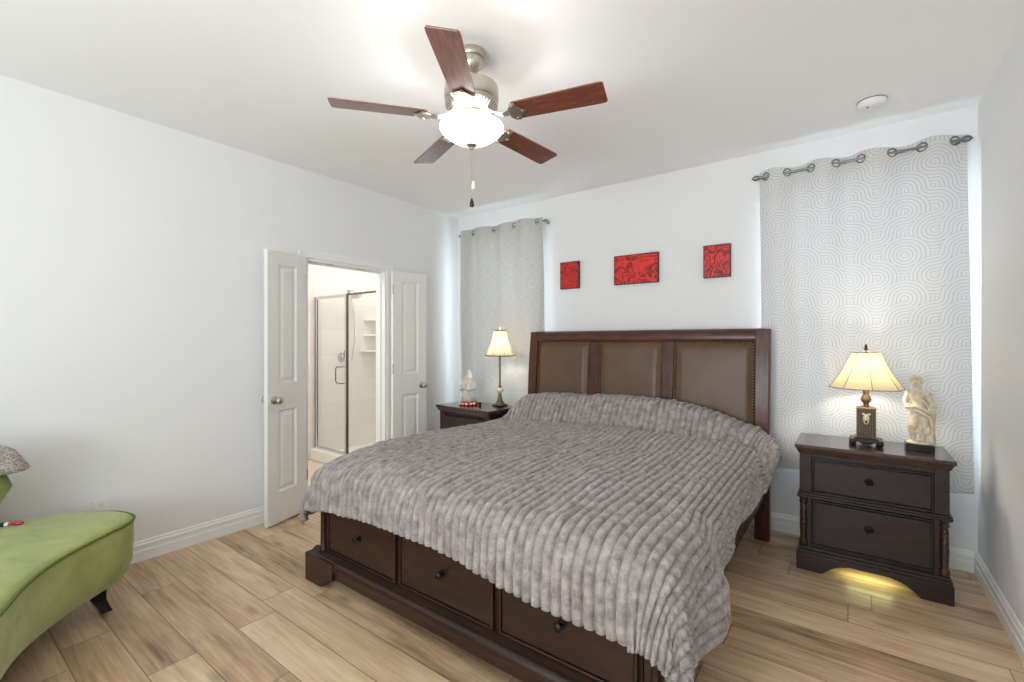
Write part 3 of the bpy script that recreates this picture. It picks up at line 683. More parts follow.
# footboard
B(MB().box(-2.36, -.55, 1.47, 1.53, .165, .47), 'footboard', M['walnut'], bev=.002)
for x in (-2.405, -.51):
    f = MB().box(x-.035, x+.035, 1.465, 1.535, .16, .47)
    f.lathe([(.024, .17), (.024, .185), (.018, .195), (.017, .40), (.024, .41), (.024, .46)], 16, Matrix.Translation((x-.008 if x < -1 else x+.008, 1.462, 0)))
    B(f, 'foot_post', M['walnut'], smooth=35, bev=.002)
for x0, x1 in ((-2.345, -1.795), (-1.735, -1.185), (-1.125, -.575)):
    d = B(MB().box(x0, x1, 1.455, 1.472, .195, .44), 'drawer', M['walnut'], bev=.004)
    fm = MB()
    for b in ((x0-.014, x0-.004, .181, .455), (x1+.004, x1+.014, .181, .455), (x0-.004, x1+.004, .181, .191)): fm.box(b[0], b[1], 1.452, 1.472, b[2], b[3])
    B(fm, 'drawer_bead', M['walnut'], bev=.003)
    xm = (x0+x1)/2
    k_ = B(MB().lathe([(.017, 0), (.017, .003), (.008, .006), (.007, .018), (.016, .024), (.018, .03), (.013, .036), (.001, .038)], 18, Matrix.Translation((xm, 1.455, .325)) @ Matrix.Rotation(PI/2, 4, 'X')), 'drawer_knob', M['black_metal'], d, smooth=50)
pl = [(1.475, .062), (1.428, .062), (1.42, .07), (1.418, .10), (1.414, .112), (1.408, .125), (1.410, .142), (1.420, .155), (1.432, .160), (1.444, .163), (1.455, .172), (1.475, .176)]
B(xprism(MB(), pl, -2.495, -.415), 'plinth', M['walnut'], smooth=40)
for x0, sg in ((-2.51, 1), (-.40, -1)):
    # bracket foot, front face
    o_ = [(0, 0), (0, .155), (.27, .155), (.27, .062), (.235, .058), (.205, .03), (.175, .018), (.155, 0)]
    mb = MB(); vs = [(x0+sg*a, 1.405, z) for a, z in o_]+[(x0+sg*a, 1.44, z) for a, z in o_]; n = len(o_)
    mb.add(vs, [tuple(range(n)), tuple(range(n, 2*n))]+[(i, (i+1) % n, n+(i+1) % n, n+i) for i in range(n)])
    xa, xb = sorted((x0, x0+sg*.035)); mb.box(xa+.001, xb-.001, 1.441, 1.56, .0005, .154)
    B(mb, 'bracket_foot', M['walnut'], bev=.003)
ms = MB().box(-2.395, -.505, 1.56, 3.50, .365, .655)
tag(ms.build('mattress', M['mattress'], bev=.05, bseg=4), 'thick king mattress under the plush blanket', 'mattress')

# dark pillows under the blanket
def pillow(cx, label, w=.45, droop=0, zc=.716):
    n = 24; vs = []; fs = []
    for sgn in (1, -1):
        for j_ in range(n+1):
            for i in range(n+1):
                u, v = i/n*2-1, j_/n*2-1
                h = .056*max(0, (1-u**4))**.5*max(0, (1-v**4))**.5
                x = u*w*(1-.06*v*v); y = v*.12*(1-.06*u*u)
                vs.append((x, y, sgn*h-droop*max(0, u)**12*.16))
    for s in range(2):
        for j_ in range(n):
            for i in range(n): a = s*(n+1)**2+j_*(n+1)+i; fs.append((a, a+1, a+n+2, a+n+1))
    o = MB().add(vs, fs).build('bed_pillow', M['dark_sheet'], smooth=179); o.location = (cx, 3.385, zc); return tag(o, label, 'pillow', 'pillows under the blanket')
pillow(-.86, 'dark pillow under the blanket with its corner drooping at the right side', .47, 1)
pillow(-1.95, 'dark pillow hidden under the blanket near the left nightstand', .42)

# ribbed plush blanket
def smooth(a, b, x):
    t = np.clip((x-a)/(b-a), 0, 1); return t*t*(3-2*t)
def make_blanket():
    rib = .041; du = rib/14
    xl, xr, yf, yh = -2.50, -.445, 1.42, 3.525
    r = .11
    u = np.arange(xl-.36, xr+.36, du); v = np.arange(yf-.34, yh, .011)
    U, V = np.meshgrid(u, v)
    # variable hang: pull hem lines by remapping
    hang_f = .172+.058*smooth(-1.5, -.55, U)+.010*np.sin(U*5)+.06*smooth(-2.32, -2.5, U)
    hang_r = .185+.012*np.sin(V*7)+.16*smooth(1.97, 1.82, V)-.08*smooth(3.0, 3.35, V)
    hang_l = .29-.19*smooth(2.2, 3.0, V)
    X0, X1, Y0 = xl+r, xr-r, yf+r
    cx = np.clip(U, X0, X1); cy = np.maximum(V, Y0)
    du_ = U-cx; dv_ = V-cy
    # scale overhangs so the grid's border sits on the hem
    su = np.where(du_ > 0, (hang_r+r)/(.36+r), (hang_l+r)/(.36+r)); sv = (hang_f+r)/(.34+r)
    du_ = du_*su; dv_ = dv_*sv
    d = np.where(du_ < 0, (np.abs(du_)**5+np.abs(dv_)**5)**.2, (np.abs(du_)**2.6+np.abs(dv_)**2.6)**(1/2.6)); dd = np.maximum(d, 1e-9)
    hh = np.maximum(np.hypot(du_, dv_), 1e-9); nx_, ny_ = du_/hh, dv_/hh
    q = r*PI/2
    # flare of the hanging part
    both = np.abs(nx_*ny_)*2
    ang = np.arctan2(np.abs(dv_), np.abs(du_)+1e-9)
    hangd = np.maximum(0, d-q)
    corner_right = (du_ > 0)
    fold = np.where(both > 0, np.sin(ang*2)*(.10+.07*np.sin(ang*6+.4)), 0)*np.where(corner_right, .55, .55)
    wav = .010*np.sin(V*9+1)*(np.abs(du_) > 0)*(np.abs(dv_) < 1e-6)+.006*np.sin(U*11)*(np.abs(dv_) > 0)*(np.abs(du_) < 1e-6)
    slope = .03+fold*1.6
    out = np.where(d < q, r*np.sin(np.minimum(d, q)/r), r+hangd*slope+wav*np.minimum(1, hangd*6))
    drop = np.where(d < q, r*(1-np.cos(np.minimum(d, q)/r)), r+hangd*np.sqrt(np.maximum(.3, 1-slope**2)))
    # puff near mattress edge on left front
    X = cx+nx_*out; Y = cy+ny_*out
    zt = .685+.012*np.sin(U*2.1+.5)*np.sin(V*1.7)+.010*smooth(2.9, 2.2, V)
    zt = zt-.035*smooth(1.95, 1.45, V)*smooth(-2.0, -2.5, U)-.02*smooth(1.8, 1.45, V)
    # slope down to the right side a little
    zt = zt-.02*smooth(-.9, -.45, U)
    hump = smooth(3.14, 3.31, V)*(1-.25*smooth(3.44, 3.54, V))*smooth(-2.56, -2.26, U)*(1-smooth(-1.1, -.36, U)*.8)
    lip = .030*np.exp(-((V-3.125)/.05)**2)
    zt = zt+.185*hump-lip*smooth(-2.5, -2.3, U)
    zt = zt+.05*np.clip(smooth(-2.45, -1.9, U)*smooth(2.6, 3.1, V), 0, 1)*.6
    X = X+.055*smooth(3.0, 3.3, V)*smooth(-.9, -.5, U)+.065*smooth(2.0, 1.86, V)*smooth(1.55, 1.8, V)*smooth(.02, .18, hangd)*(du_ > 0)
    X = X-.09*smooth(2.3, 1.6, V)*smooth(.0, .12, hangd)*(du_ < 0)
    Z = zt-drop
    P = np.stack([X, Y, Z], -1)
    # soft wrinkles (low-frequency) along normals
    def normals(P):
        a = np.gradient(P, axis=1); b = np.gradient(P, axis=0); n = np.cross(a, b)
        n /= np.maximum(np.linalg.norm(n, axis=-1, keepdims=True), 1e-9); return np.where(n[..., 2:3] < -.6, n, n)
    # cheap value-noise
    def vnoise(A, Bv, seed):
        rs = np.random.RandomState(seed); g = rs.rand(128, 128)
        ia, ib = np.floor(A).astype(int), np.floor(Bv).astype(int); fa, fb = A-ia, Bv-ib
        fa = fa*fa*(3-2*fa); fb = fb*fb*(3-2*fb)
        return ((g[ia % 128, ib % 128]*(1-fa)+g[(ia+1) % 128, ib % 128]*fa)*(1-fb)+(g[ia % 128, (ib+1) % 128]*(1-fa)+g[(ia+1) % 128, (ib+1) % 128]*fa)*fb)-.5
    n = normals(P)
    wr = .020*vnoise(U*4+90, V*3+50, 1)+.010*vnoise(U*9+90, V*6+50, 2)
    wr += .016*(vnoise(U*2+V*9+90, V*2-U*3+70, 3))*smooth(-1.2, -2.2, U)*smooth(2.6, 1.6, V)
    P = P+n*wr[..., None]
    n = normals(P)
    # ribs; a slight sideways wander
    ph = (U+.008*vnoise(U*3+40, V*5+30, 5)*2)/rib
    fr = ph-np.floor(ph); idr = np.floor(ph)
    hgt = np.sqrt(np.maximum(0, 1-np.abs(2*fr-1)**2.5))
    vv = V/.052+.9*np.sin(idr*1.7)*.0+.8*vnoise(idr*.8+30, V*4+20, 7)+.35*np.sin(V*3)
    pv = np.abs(np.sin(PI*vv))**.5
    side = smooth(-.75, -.5, U)
    pinch = (.10+.28*side+.16*smooth(3.1, 3.3, V)*side)
    amp = .0255*(1-pinch*(1-pv))*(1+.5*vnoise(idr*3.3+20, V*14+9, 9))
    P = P+n*(amp*hgt)[..., None]
    # gather between head of mattress and headboard
    ny, nxn = U.shape
    me = bpy.data.meshes.new('plush_blanket'); idx = np.arange(ny*nxn).reshape(ny, nxn)
    quads = np.stack([idx[:-1, :-1], idx[:-1, 1:], idx[1:, 1:], idx[1:, :-1]], -1).reshape(-1, 4)
    me.vertices.add(ny*nxn); me.vertices.foreach_set('co', P.astype(np.float32).ravel())
    me.loops.add(quads.size); me.loops.foreach_set('vertex_index', quads.astype(np.int32).ravel())
    me.polygons.add(len(quads)); me.polygons.foreach_set('loop_start', np.arange(0, quads.size, 4, dtype=np.int32)); me.polygons.foreach_set('loop_total', np.full(len(quads), 4, dtype=np.int32))
    me.polygons.foreach_set('use_smooth', np.ones(len(quads), dtype=bool)); me.update(calc_edges=True); me.validate()
    me.materials.append(M['blanket'])
    o = bpy.data.objects.new('plush_blanket', me); COL.objects.link(o)
    md = o.modifiers.new('solid', 'SOLIDIFY'); md.thickness = .014; md.offset = -1
    return tag(o, 'grey ribbed plush blanket spread over the whole bed', 'blanket')
make_blanket()

# ---------------------------------------------------------------- nightstands
def nightstand(loc, rz, label):
    """origin: middle of the front bottom edge; depth runs to +y"""
    ns = thing('nightstand', label, 'nightstand', loc, rz, 'nightstands')
    w = .345; D = .40
    MB().box(-w+.035, w-.035, .03, D-.01, .13, .69).build('body', M['espresso'], ns, bev=.003)
    tp = MB().box(-w-.008, w+.008, -.022, D, .722, .745).frustum(0, (D-.012)/2, .69, .722, 2*(w-.012), D-.004, 2*(w+.003), D+.015)
    tp.build('top', M['espresso_top'], ns, bev=.005, bseg=3)
    fr_ = MB()
    for s in (-1, 1):
        a, b = sorted((s*(w-.075), s*(w-.015))); fr_.box(a, b, .014, .05, .455, .69)
        a, b = sorted((s*(w-.075), s*(w-.055))); fr_.box(a, b, .014, .05, .13, .43)
        a, b = sorted((s*(w-.03), s*(w-.035-.005))); fr_.box(a, b, .05, D-.01, .13, .69)
    fr_.box(-w+.075, w-.075, .02, .05, .670, .69).build('face_frame', M['espresso'], ns, bev=.002)
    MB().box(-w+.002, w-.002, .0, D-.005, .432, .440).box(-w+.006, w-.004, .006, D-.006, .440, .452).box(-w+.004, w-.004, .006, D-.006, .424, .432).build('mid_moulding', M['espresso'], ns, bev=.003)
    for s in (-1, 1):
        MB().lathe([(.021, .14), (.022, .15), (.022, .165), (.016, .172), (.0165, .19), (.019, .27), (.017, .37), (.015, .385), (.021, .392), (.021, .402), (.016, .408), (.022, .418), (.022, .424)], 20, Matrix.Translation((s*(w-.033), .030, 0))).build('turned_column', M['cherry'] if False else M['espresso_top'], ns, smooth=35)
    for z0, z1, kz in ((.462, .662, .57), (.150, .418, .305)):
        d = MB().box(-w+.088, w-.088, .006, .034, z0+.014, z1-.014).build('drawer', M['espresso'], ns, bev=.002)
        bd = MB()
        for b in ((-w+.077, -w+.085, z0, z1), (w-.085, w-.077, z0, z1), (-w+.085, w-.085, z0, z0+.008), (-w+.085, w-.085, z1-.008, z1)): bd.box(b[0], b[1], .009, .034, b[2], b[3])
        bd.build('drawer_bead', M['bronze_dark'], d, bev=.002)
        MB().tube([(0+.014*math.cos(2*PI*i/20), -.008, kz+.014*math.sin(2*PI*i/20)) for i in range(20)], .0045, 8, closed=True).lathe([(.022, 0), (.02, .006), (.012, .009), (.010, .016), (.004, .02)], 18, Matrix.Translation((0, .007, kz)) @ Matrix.Rotation(PI/2, 4, 'X')).build('drawer_knob', M['black_metal'], d, smooth=50)
    # bracket base with arched apron
    ap = [(-w, 0), (-w, .10), (w, .10), (w, 0), (w-.13, 0)]
    for t in range(7): a = t/6; ap.append((w-.14-.10*a, .012+.055*math.sin(a*PI/2)))
    ap.append((w-.25, .072)); ap.append((-w+.25, .072))
    for t in range(7): a = 1-t/6; ap.append((-w+.14+.10*a, .012+.055*math.sin(a*PI/2)))
    ap.append((-w+.13, 0))
    n = len(ap); vs = [(x, -.012, z) for x, z in ap]+[(x, .015, z) for x, z in ap]
    bb = MB().add(vs, [tuple(range(n)), tuple(reversed(range(n, 2*n)))]+[(i, (i+1) % n, n+(i+1) % n, n+i) for i in range(n)])
    sp_ = [(.0155, 0), (.0155, .0995), (D-.002, .0995), (D-.002, 0), (D-.10, 0), (D-.14, .05), (D-.17, .068), (.16, .068), (.13, .05), (.10, 0)]
    for s in (-1, 1):
        a, b = sorted((s*(w-.001), s*(w-.025))); xprism(bb, sp_, a, b)
    bb.box(-w+.004, w-.004, -.006, D-.002, .10, .118).box(-w+.014, w-.014, .004, D-.004, .118, .134)
    bb.build('bracket_base', M['espresso'], ns, bev=.003)
    return ns
nsr = nightstand((.084, 3.235, 0), 0, 'dark two-drawer nightstand with statue and yellow-shaded lamp by the right wall')
nsl = nightstand((-2.878, 3.125, 0), math.radians(-4), 'dark nightstand with slim lamp between the bed and the left corner')
# night light fixed under the right nightstand
led = thing('led_light_strip', 'glowing yellow light bar under the right nightstand', 'light', (.086, 3.30, .095))
MB().box(-.12, .12, -.012, .012, -.008, .0).build('housing', M['plastic'], led)
MB().box(-.115, .115, -.008, .008, -.0095, -.0082).build('diffuser', M['led'], led)
area('nightstand_glow', (.086, 3.30, .084), (0, 0, 0), .20, .012, .28, (.93, .95, .42))

# ---------------------------------------------------------------- right lamp
LR = (.075, 3.44, .7455)
lr = thing('table_lamp', 'lamp with wide yellow eight-sided shade and square bronze block base', 'table lamp', LR, 0, 'lit table lamps')
def square_ft(mb, s): return mb
b_ = MB()
b_.box(-.078, .078, -.06, .06, .022, .036).frustum(0, 0, .036, .046, .13, .11, .10, .10)
for sx in (-1, 1):
    for sy in (-1, 1): b_.ball((sx*.064, sy*.048, .016), .019, .018, .016)
for sx, sy in ((0, -1), (0, 1), (-1, 0), (1, 0)): b_.ball((sx*.066, sy*.052, .022), .036 if sy else .010, .026 if sx else .010, .013)
b_.build('foot', M['bronze_dark'], lr, smooth=40)
blk = MB().box(-.043, .043, -.043, .043, .046, .212).build('block_column', M['bronze_dark'], lr, bev=.002)
lat = MB()
for f_ in range(4):
    Rm = Matrix.Rotation(f_*PI/2, 4, 'Z')
    for i in range(8): x = -.0425+.01215*i; lat.box(x-.0016, x+.0016, -.0458, -.043, .046, .212, Rm)
    for i in range(13): z = .050+.0130*i; lat.box(-.043, .043, -.0458, -.043, z-.0016, z+.0016, Rm)
lat.build('lattice_relief', M['bronze'], blk)
mk = MB(); MZ = .168
mk.ball((0, -.047, MZ), .014, .007, .018).ball((-.013, -.047, MZ+.017), .008, .006, .006).ball((.013, -.047, MZ+.017), .008, .006, .006).ball((0, -.051, MZ-.014), .008, .006, .008).ball((0, -.053, MZ), .004, .005, .007)
mk.tube([(-.013, -.049, MZ-.006), (-.008, -.052, MZ-.034), (0, -.053, MZ-.040), (.008, -.052, MZ-.034), (.013, -.049, MZ-.006)], .0025)
mk.build('mask_ornament', M['cream_stone'], blk, smooth=60)['label'] = 'pale mask ornament'
MB().box(-.047, .047, -.047, .047, .212, .220).frustum(0, 0, .220, .226, .08, .08, .04, .04).build('cap', M['bronze'], lr, bev=.002)
MB().lathe([(.012, .226), (.017, .230), (.011, .238), (.014, .246), (.023, .258), (.025, .270), (.018, .288), (.012, .298), (.014, .304), (.014, .325), (.009, .335)], 20, rad=lambda a, z: 1+.08*math.cos(6*a)).build('stem', M['bronze'], lr, smooth=50)
def poly_shade(n, r0, r1, z0, z1, rot, curve, name, mat, parent, flute=0):
    prof = []
    for i in range(13):
        t = i/12; r = r0+(r1-r0)*t-curve*math.sin(PI*t); prof.append((r, z0+(z1-z0)*t))
    return MB().lathe(prof, n, rot=rot, cap=False).build(name, mat, parent)
z0, z1 = .335, .545
rt = math.radians(-90+8)
s_ = poly_shade(8, .182, .072, z0, z1, rt, .012, 'lamp_shade', M['shade_yellow'], lr); s_['label'] = 'wide cream-yellow panelled shade'
s_.modifiers.new('solid', 'SOLIDIFY').thickness = .0015
sm_ = MB()
for k in range(8):
    a = rt+k*PI/4; pts = []
    for i in range(9):
        t = i/8; r = .182+(.072-.182)*t-.012*math.sin(PI*t)+.001; pts.append((r*math.cos(a), r*math.sin(a), z0+(z1-z0)*t))
    sm_.tube(pts, .0013, 6)
for r, z in ((.183, z0), (.073, z1)): sm_.tube([(r*math.cos(rt+k*PI/4), r*math.sin(rt+k*PI/4), z) for k in range(8)], .0022, 6, closed=True)
sm_.build('shade_piping', M['bronze'], s_, smooth=60)
MB().lathe([(.003, .545), (.003, .556), (.010, .562), (.011, .568), (.006, .574), (.008, .582), (.004, .592), (.001, .598)], 14).build('finial', M['bronze_dark'], lr, smooth=50)
hp = MB().tube([(0, 0, .33), (0, -.0, .35), (.045, 0, .40), (.05, 0, .46), (.03, 0, .53), (0, 0, .548)], .0018, 6).tube([(0, 0, .35), (-.045, 0, .40), (-.05, 0, .46), (-.03, 0, .53), (0, 0, .548)], .0018, 6)
for a in (0, PI/2): hp.tube([(-.071*math.cos(a), -.071*math.sin(a), .543), (.071*math.cos(a), .071*math.sin(a), .543)], .0015, 6)
hp.build('harp', M['brass'], lr, smooth=60)
MB().ball((0, 0, .405), .022, .022, .03).build('bulb', M['bowl'], lr, smooth=179)
point('table_lamp_bulb', (LR[0], LR[1]-.0, LR[2]+.47), 6.0, (1, .93, .82), .035)

# ---------------------------------------------------------------- left lamp
LL = (-2.672, 3.425, .7455)
ll = thing('table_lamp', 'slim candlestick lamp with small ivory bell shade near the left corner', 'table lamp', LL, 0, 'lit table lamps')
fb = MB().lathe([(.062, .0), (.066, .006), (.060, .014), (.054, .018), (.05, .02)], 8, rot=PI/8)
for k in range(4): a = PI/4+k*PI/2; fb.ball((.062*math.cos(a), .062*math.sin(a), .008), .014, .014, .008)
fb.build('foot', M['bronze_dark'], ll, smooth=40)
MB().lathe([(.05, .018), (.042, .03), (.026, .05), (.020, .08), (.015, .105), (.012, .115), (.02, .122)], 20, rad=lambda a, z: 1+.05*math.cos(8*a)).build('pedestal', M['bronze'], ll, smooth=50)
MB().lathe([(.018, .122), (.032, .136), (.036, .152), (.030, .166), (.014, .172)], 20).build('stone_bowl', M['cream_stone'], ll, smooth=50)['label'] = 'cream stone cup on the stem'
MB().lathe([(.013, .172), (.016, .18), (.010, .19), (.0085, .20), (.0085, .44), (.012, .45), (.009, .47)], 16).build('stem', M['bronze'], ll, smooth=50)
def bell(t): return .064+(.142-.064)*(1-t)**1.75
z0, z1 = .475, .715
def rings(n, off=0, m=14): return [(bell(i/m)+off, z0+(z1-z0)*i/m) for i in range(m+1)]
sl_ = MB().lathe(rings(0), 32, cap=False, rad=lambda a, z: 1+.012*abs(math.cos(4*a))).build('lamp_shade', M['shade_cream'], ll, smooth=60); sl_['label'] = 'small ivory bell shade with dark trim'
sl_.modifiers.new('solid', 'SOLIDIFY').thickness = .0015
tm = MB()
for (r, z, q) in ((.144, z0, .0045), (.065, z1, .0035)): tm.tube([(r*math.cos(2*PI*k/28), r*math.sin(2*PI*k/28), z) for k in range(28)], q, 6, closed=True)
for k in range(8):
    a = k*PI/4+.2; tm.tube([((bell(i/8)+.002)*math.cos(a), (bell(i/8)+.002)*math.sin(a), z0+(z1-z0)*i/8) for i in range(9)], .0012, 6)
tm.build('shade_trim', M['brass'], sl_, smooth=60)
bf = MB()
for k in range(44):
    a = 2*PI*k/44
    for q in range(2): bf.ball((.143*math.cos(a), .143*math.sin(a), z0-.008-.008*q-(.003 if k % 2 else 0)), .0034, n=6, m=4)
bf.build('bead_fringe', M['cream_stone'], sl_, smooth=179)['kind'] = 'stuff'
tf = MB().lathe([(.003, z1), (.003, z1+.012), (.011, z1+.02), (.012, z1+.03), (.005, z1+.038), (.001, z1+.044)], 14)
for a in (0, PI/2): tf.tube([(-.063*math.cos(a), -.063*math.sin(a), z1), (.063*math.cos(a), .063*math.sin(a), z1)], .0015, 6)
tf.build('finial', M['cream_stone'], ll, smooth=50)
MB().ball((0, 0, .53), .018, .018, .026).build('bulb', M['bowl'], ll, smooth=179)
point('candlestick_lamp_bulb', (LL[0], LL[1], LL[2]+.60), 4.5, (1, .93, .82), .03)

# ---------------------------------------------------------------- classical statue
st = thing('statue', 'ivory classical figurine in draped robe on a black block beside the lamp', 'statue', (.312, 3.44, .7455))
MB().box(-.058, .058, -.045, .045, 0, .036).build('base', M['black_stone'], st, bev=.002)['label'] = 'black block base'
z = .036
st.scale = (1.06, 1.06, 1.06)
bd_ = MB()
bd_.tube([(.002, 0, z+.15), (0, 0, z+.185), (-.004, 0, z+.215), (-.009, 0, z+.250), (-.008, 0, z+.272), (-.006, -.001, z+.284)], [.036, .034, .029, .036, .034, .014], 16)
bd_.ball((-.022, -.022, z+.256), .018, .012, .014).ball((.006, -.022, z+.256), .018, .012, .014)
bd_.tube([(-.006, -.001, z+.275), (-.009, -.006, z+.310)], .0125, 12)
bd_.ball((-.013, -.009, z+.327), .020, .022, .026)
bd_.ball((-.020, -.028, z+.326), .0035, .006, .007).ball((-.017, -.022, z+.309), .009, .008, .007)
for sx, P in ((-1, [(-.040, 0, z+.266), (-.056, -.002, z+.225), (-.050, -.022, z+.190), (-.024, -.038, z+.196)]), (1, [(.024, 0, z+.264), (.044, 0, z+.222), (.050, -.016, z+.188), (.054, -.030, z+.206)])):
    bd_.tube(P, [.016, .013, .011, .008], 10).ball(P[0], .018, .016, .017); 
    for q in range(4): bd_.tube([P[-1], tuple(Vector(P[-1])+Vector((.010, -.004+.003*q, -.004*q+.006)))], .0028, 6)
bd_.tube([(-.018, 0, z+.165), (-.026, -.022, z+.10), (-.026, -.004, z+.02)], [.030, .021, .013], 12).ball((-.030, -.018, z+.006), .011, .020, .008)
bd_.tube([(.018, 0, z+.165), (.018, -.006, z+.10), (.014, 0, z+.02)], [.030, .021, .013], 12).ball((.016, -.016, z+.006), .011, .020, .008)
bo = bd_.build('body', M['marble'], st, smooth=179); rm = bo.modifiers.new('remesh', 'REMESH'); rm.mode = 'VOXEL'; rm.voxel_size = .003; rm.use_smooth_shade = True
hr = MB(); rs = random.Random(3)
for k in range(120):
    a = rs.uniform(0, 2*PI); e = rs.uniform(-.5, 1.5)
    d_ = Vector((math.cos(a)*math.cos(e), math.sin(a)*math.cos(e), math.sin(e)))
    if d_.y < -.35 and d_.z < .45: continue
    hr.ball(Vector((-.013, -.007, z+.331))+Vector((d_.x*.022, d_.y*.023, d_.z*.026)), .0068, n=7, m=5)
hr.ball((-.014, -.030, z+.314), .009, .007, .010, 8, 6)
hr.build('hair', M['marble'], st, smooth=179)
fc = MB().ball((-.016, -.036, z+.330), .003, .005, .006).ball((-.022, -.032, z+.336), .0035, .002, .002).ball((-.009, -.032, z+.336), .0035, .002, .002)
fc.build('face_relief', M['marble'], st, smooth=179)
# robe: folded skirt and shoulder swag
def robe(zz, a):
    t = (zz-(z+.012))/.20
    return 1+.13*math.sin(9*a+4*t)+.09*math.sin(5*a-7*t)+.05*math.sin(17*a+3*t)
rb = MB().lathe([(.036+.0*i, z+.012+.02*i) if False else (.034+.006*math.sin(i*.6)-.00035*i*i, z+.055+.0140*i) for i in range(10)], 64, Matrix.Diagonal((1.12, .80, 1, 1)), rad=lambda a, zz: robe(zz, a))
rb.tube([(-.050, -.020, z+.205), (-.02, -.036, z+.196), (.02, -.034, z+.180), (.048, -.018, z+.160)], [.008, .010, .010, .008])
rb.tube([(-.046, -.018, z+.192), (-.02, -.036, z+.180), (.015, -.036, z+.160), (.044, -.02, z+.135), (.05, -.02, z+.08)], [.008, .009, .010, .010, .006])
rb.tube([(.040, .010, z+.270), (.050, .014, z+.22), (.056, .006, z+.16), (.052, 0, z+.08), (.048, -.004, z+.03)], [.008, .010, .012, .012, .010])
rb.tube([(-.03, -.016, z+.265), (-.006, -.026, z+.250), (.018, -.024, z+.225), (.034, -.018, z+.205)], [.006, .007, .008, .008])
rb.build('robe', M['marble'], st, smooth=60)
stp = MB().lathe([(.024, 0), (.020, .03), (.017, .08), (.018, .14), (.020, .165)], 18, Matrix.Translation((.044, .006, z)), rad=lambda a, zz: 1+.14*math.sin(5*a+zz*40))
for q in range(4): stp.tube([(.040+.006*q, -.022, z+.165), (.044+.006*q, -.024, z+.20), (.046+.006*q, -.022, z+.235-.008*q)], .003, 6)
stp.tube([(.035, -.022, z+.19), (.068, -.022, z+.195)], .005, 6).tube([(.036, -.022, z+.215), (.066, -.022, z+.218)], .004, 6).ball((.044, -.01, z+.245), .008)
stp.build('pillar_and_scrolls', M['marble'], st, smooth=60)
MB().lathe([(.050, z), (.052, z+.006), (.046, z+.012)], 24, Matrix.Diagonal((1.05, .8, 1, 1)) if True else None).build('ground_plate', M['marble'], st, smooth=50)

# ---------------------------------------------------------------- crystal figurine and jar on the left nightstand
fg = thing('glass_figurine', 'clear glass bearded figurine on a red lacquer ring base', 'figurine', (-2.955, 3.30, .7455))
fg.scale = (1.35, 1.35, 1)
MB().lathe([(.060, 0), (.066, .006), (.066, .022), (.060, .032), (.052, .035), (.001, .035)], 28, rad=lambda a, zz: 1+.03*math.cos(8*a)).build('base', M['red_resin'], fg, smooth=50)
sd2 = MB()
for k in range(7): a = -PI/2+(k-3)*.45; sd2.ball((.064*math.cos(a), .064*math.sin(a), .017), .011, .006, .010, 10, 6)
sd2.build('base_medallions', M['cream_stone'], fg, smooth=179)
z = .035
fb_ = MB()
fb_.tube([(0, 0, z+.01), (0, 0, z+.08), (0, 0, z+.13), (0, 0, z+.175), (0, 0, z+.20)], [.046, .046, .046, .044, .020], 16).ball((0, -.004, z+.228), .028, .028, .032)
fb_.tube([(0, 0, z+.245), (0, 0, z+.27), (0, 0, z+.305)], [.024, .018, .008], 12)
for sx in (-1, 1):
    fb_.tube([(sx*.040, 0, z+.178), (sx*.058, -.010, z+.135), (sx*.038, -.040, z+.118), (sx*.008, -.050, z+.128)], [.020, .018, .016, .012], 10)
    for q in range(4): fb_.tube([(sx*.010, -.050, z+.120+.005*q), (-sx*.004, -.054, z+.122+.005*q)], .003, 6)
fb_.ball((0, -.034, z+.232), .005, .007, .008)
fo = fb_.build('figure', M['crystal'], fg, smooth=179); rm = fo.modifiers.new('remesh', 'REMESH'); rm.mode = 'VOXEL'; rm.voxel_size = .004; rm.use_smooth_shade = True
gm = MB()
for q in range(5): gm.tube([(-.02+.01*q, -.030, z+.222), (-.016+.008*q, -.044, z+.18), (-.008+.004*q, -.052, z+.14-.01*(2-abs(q-2)))], [.004, .006, .003])
for q in range(3): gm.tube([(-.040, -.030, z+.12-.025*q), (0, -.042, z+.10-.025*q), (.040, -.030, z+.12-.025*q)], .005, 6)
gm.build('beard_and_robe_folds', M['marble'], fg, smooth=60)['label'] = 'tan tinted beard and robe folds'
MB().box(-.044, .044, -.034, .034, z, z+.05).build('plinth', M['crystal'], fg, bev=.004)
jr = thing('votive_candle', 'tiny cream votive candle between the figurine and slim lamp', 'candle', (-2.845, 3.335, .7455))
MB().lathe([(.017, 0), (.018, .004), (.013, .01), (.016, .016), (.017, .034)], 18, cap=True).build('holder', M['brass'], jr, smooth=50)
MB().lathe([(.013, .034), (.013, .048), (.003, .050), (.001, .058)], 16).build('wax', M['cream_stone'], jr, smooth=50)

# ---------------------------------------------------------------- green chaise
chs = thing('chaise_longue', 'lime green curved chaise on flared black feet by the left wall', 'chaise', (-2.7, -.2, 0))
out = [(-3.40, .20), (-3.375, .38), (-3.30, .545), (-3.20, .675), (-3.09, .735), (-2.985, .745), (-2.90, .70), (-2.815, .60), (-2.71, .475), (-2.60, .375), (-2.46, .29), (-2.28, .215), (-2.08, .12), (-1.93, -.04), (-1.86, -.3), (-1.88, -.65), (-2.0, -1.0), (-2.3, -1.25), (-2.75, -1.33), (-3.15, -1.22), (-3.36, -.95), (-3.42, -.5), (-3.42, -.1)]
def catmull(P, k=6):
    n = len(P); R_ = []
    for i in range(n):
        p0, p1, p2, p3 = [Vector(P[(i+d) % n]) for d in (-1, 0, 1, 2)]
        for j_ in range(k):
            t = j_/k; R_.append(.5*((2*p1)+(-p0+p2)*t+(2*p0-5*p1+4*p2-p3)*t*t+(-p0+3*p1-3*p2+p3)*t**3))
    return R_
oc = catmull(out); n = len(oc); ctr = sum(oc, Vector((0, 0)))/n
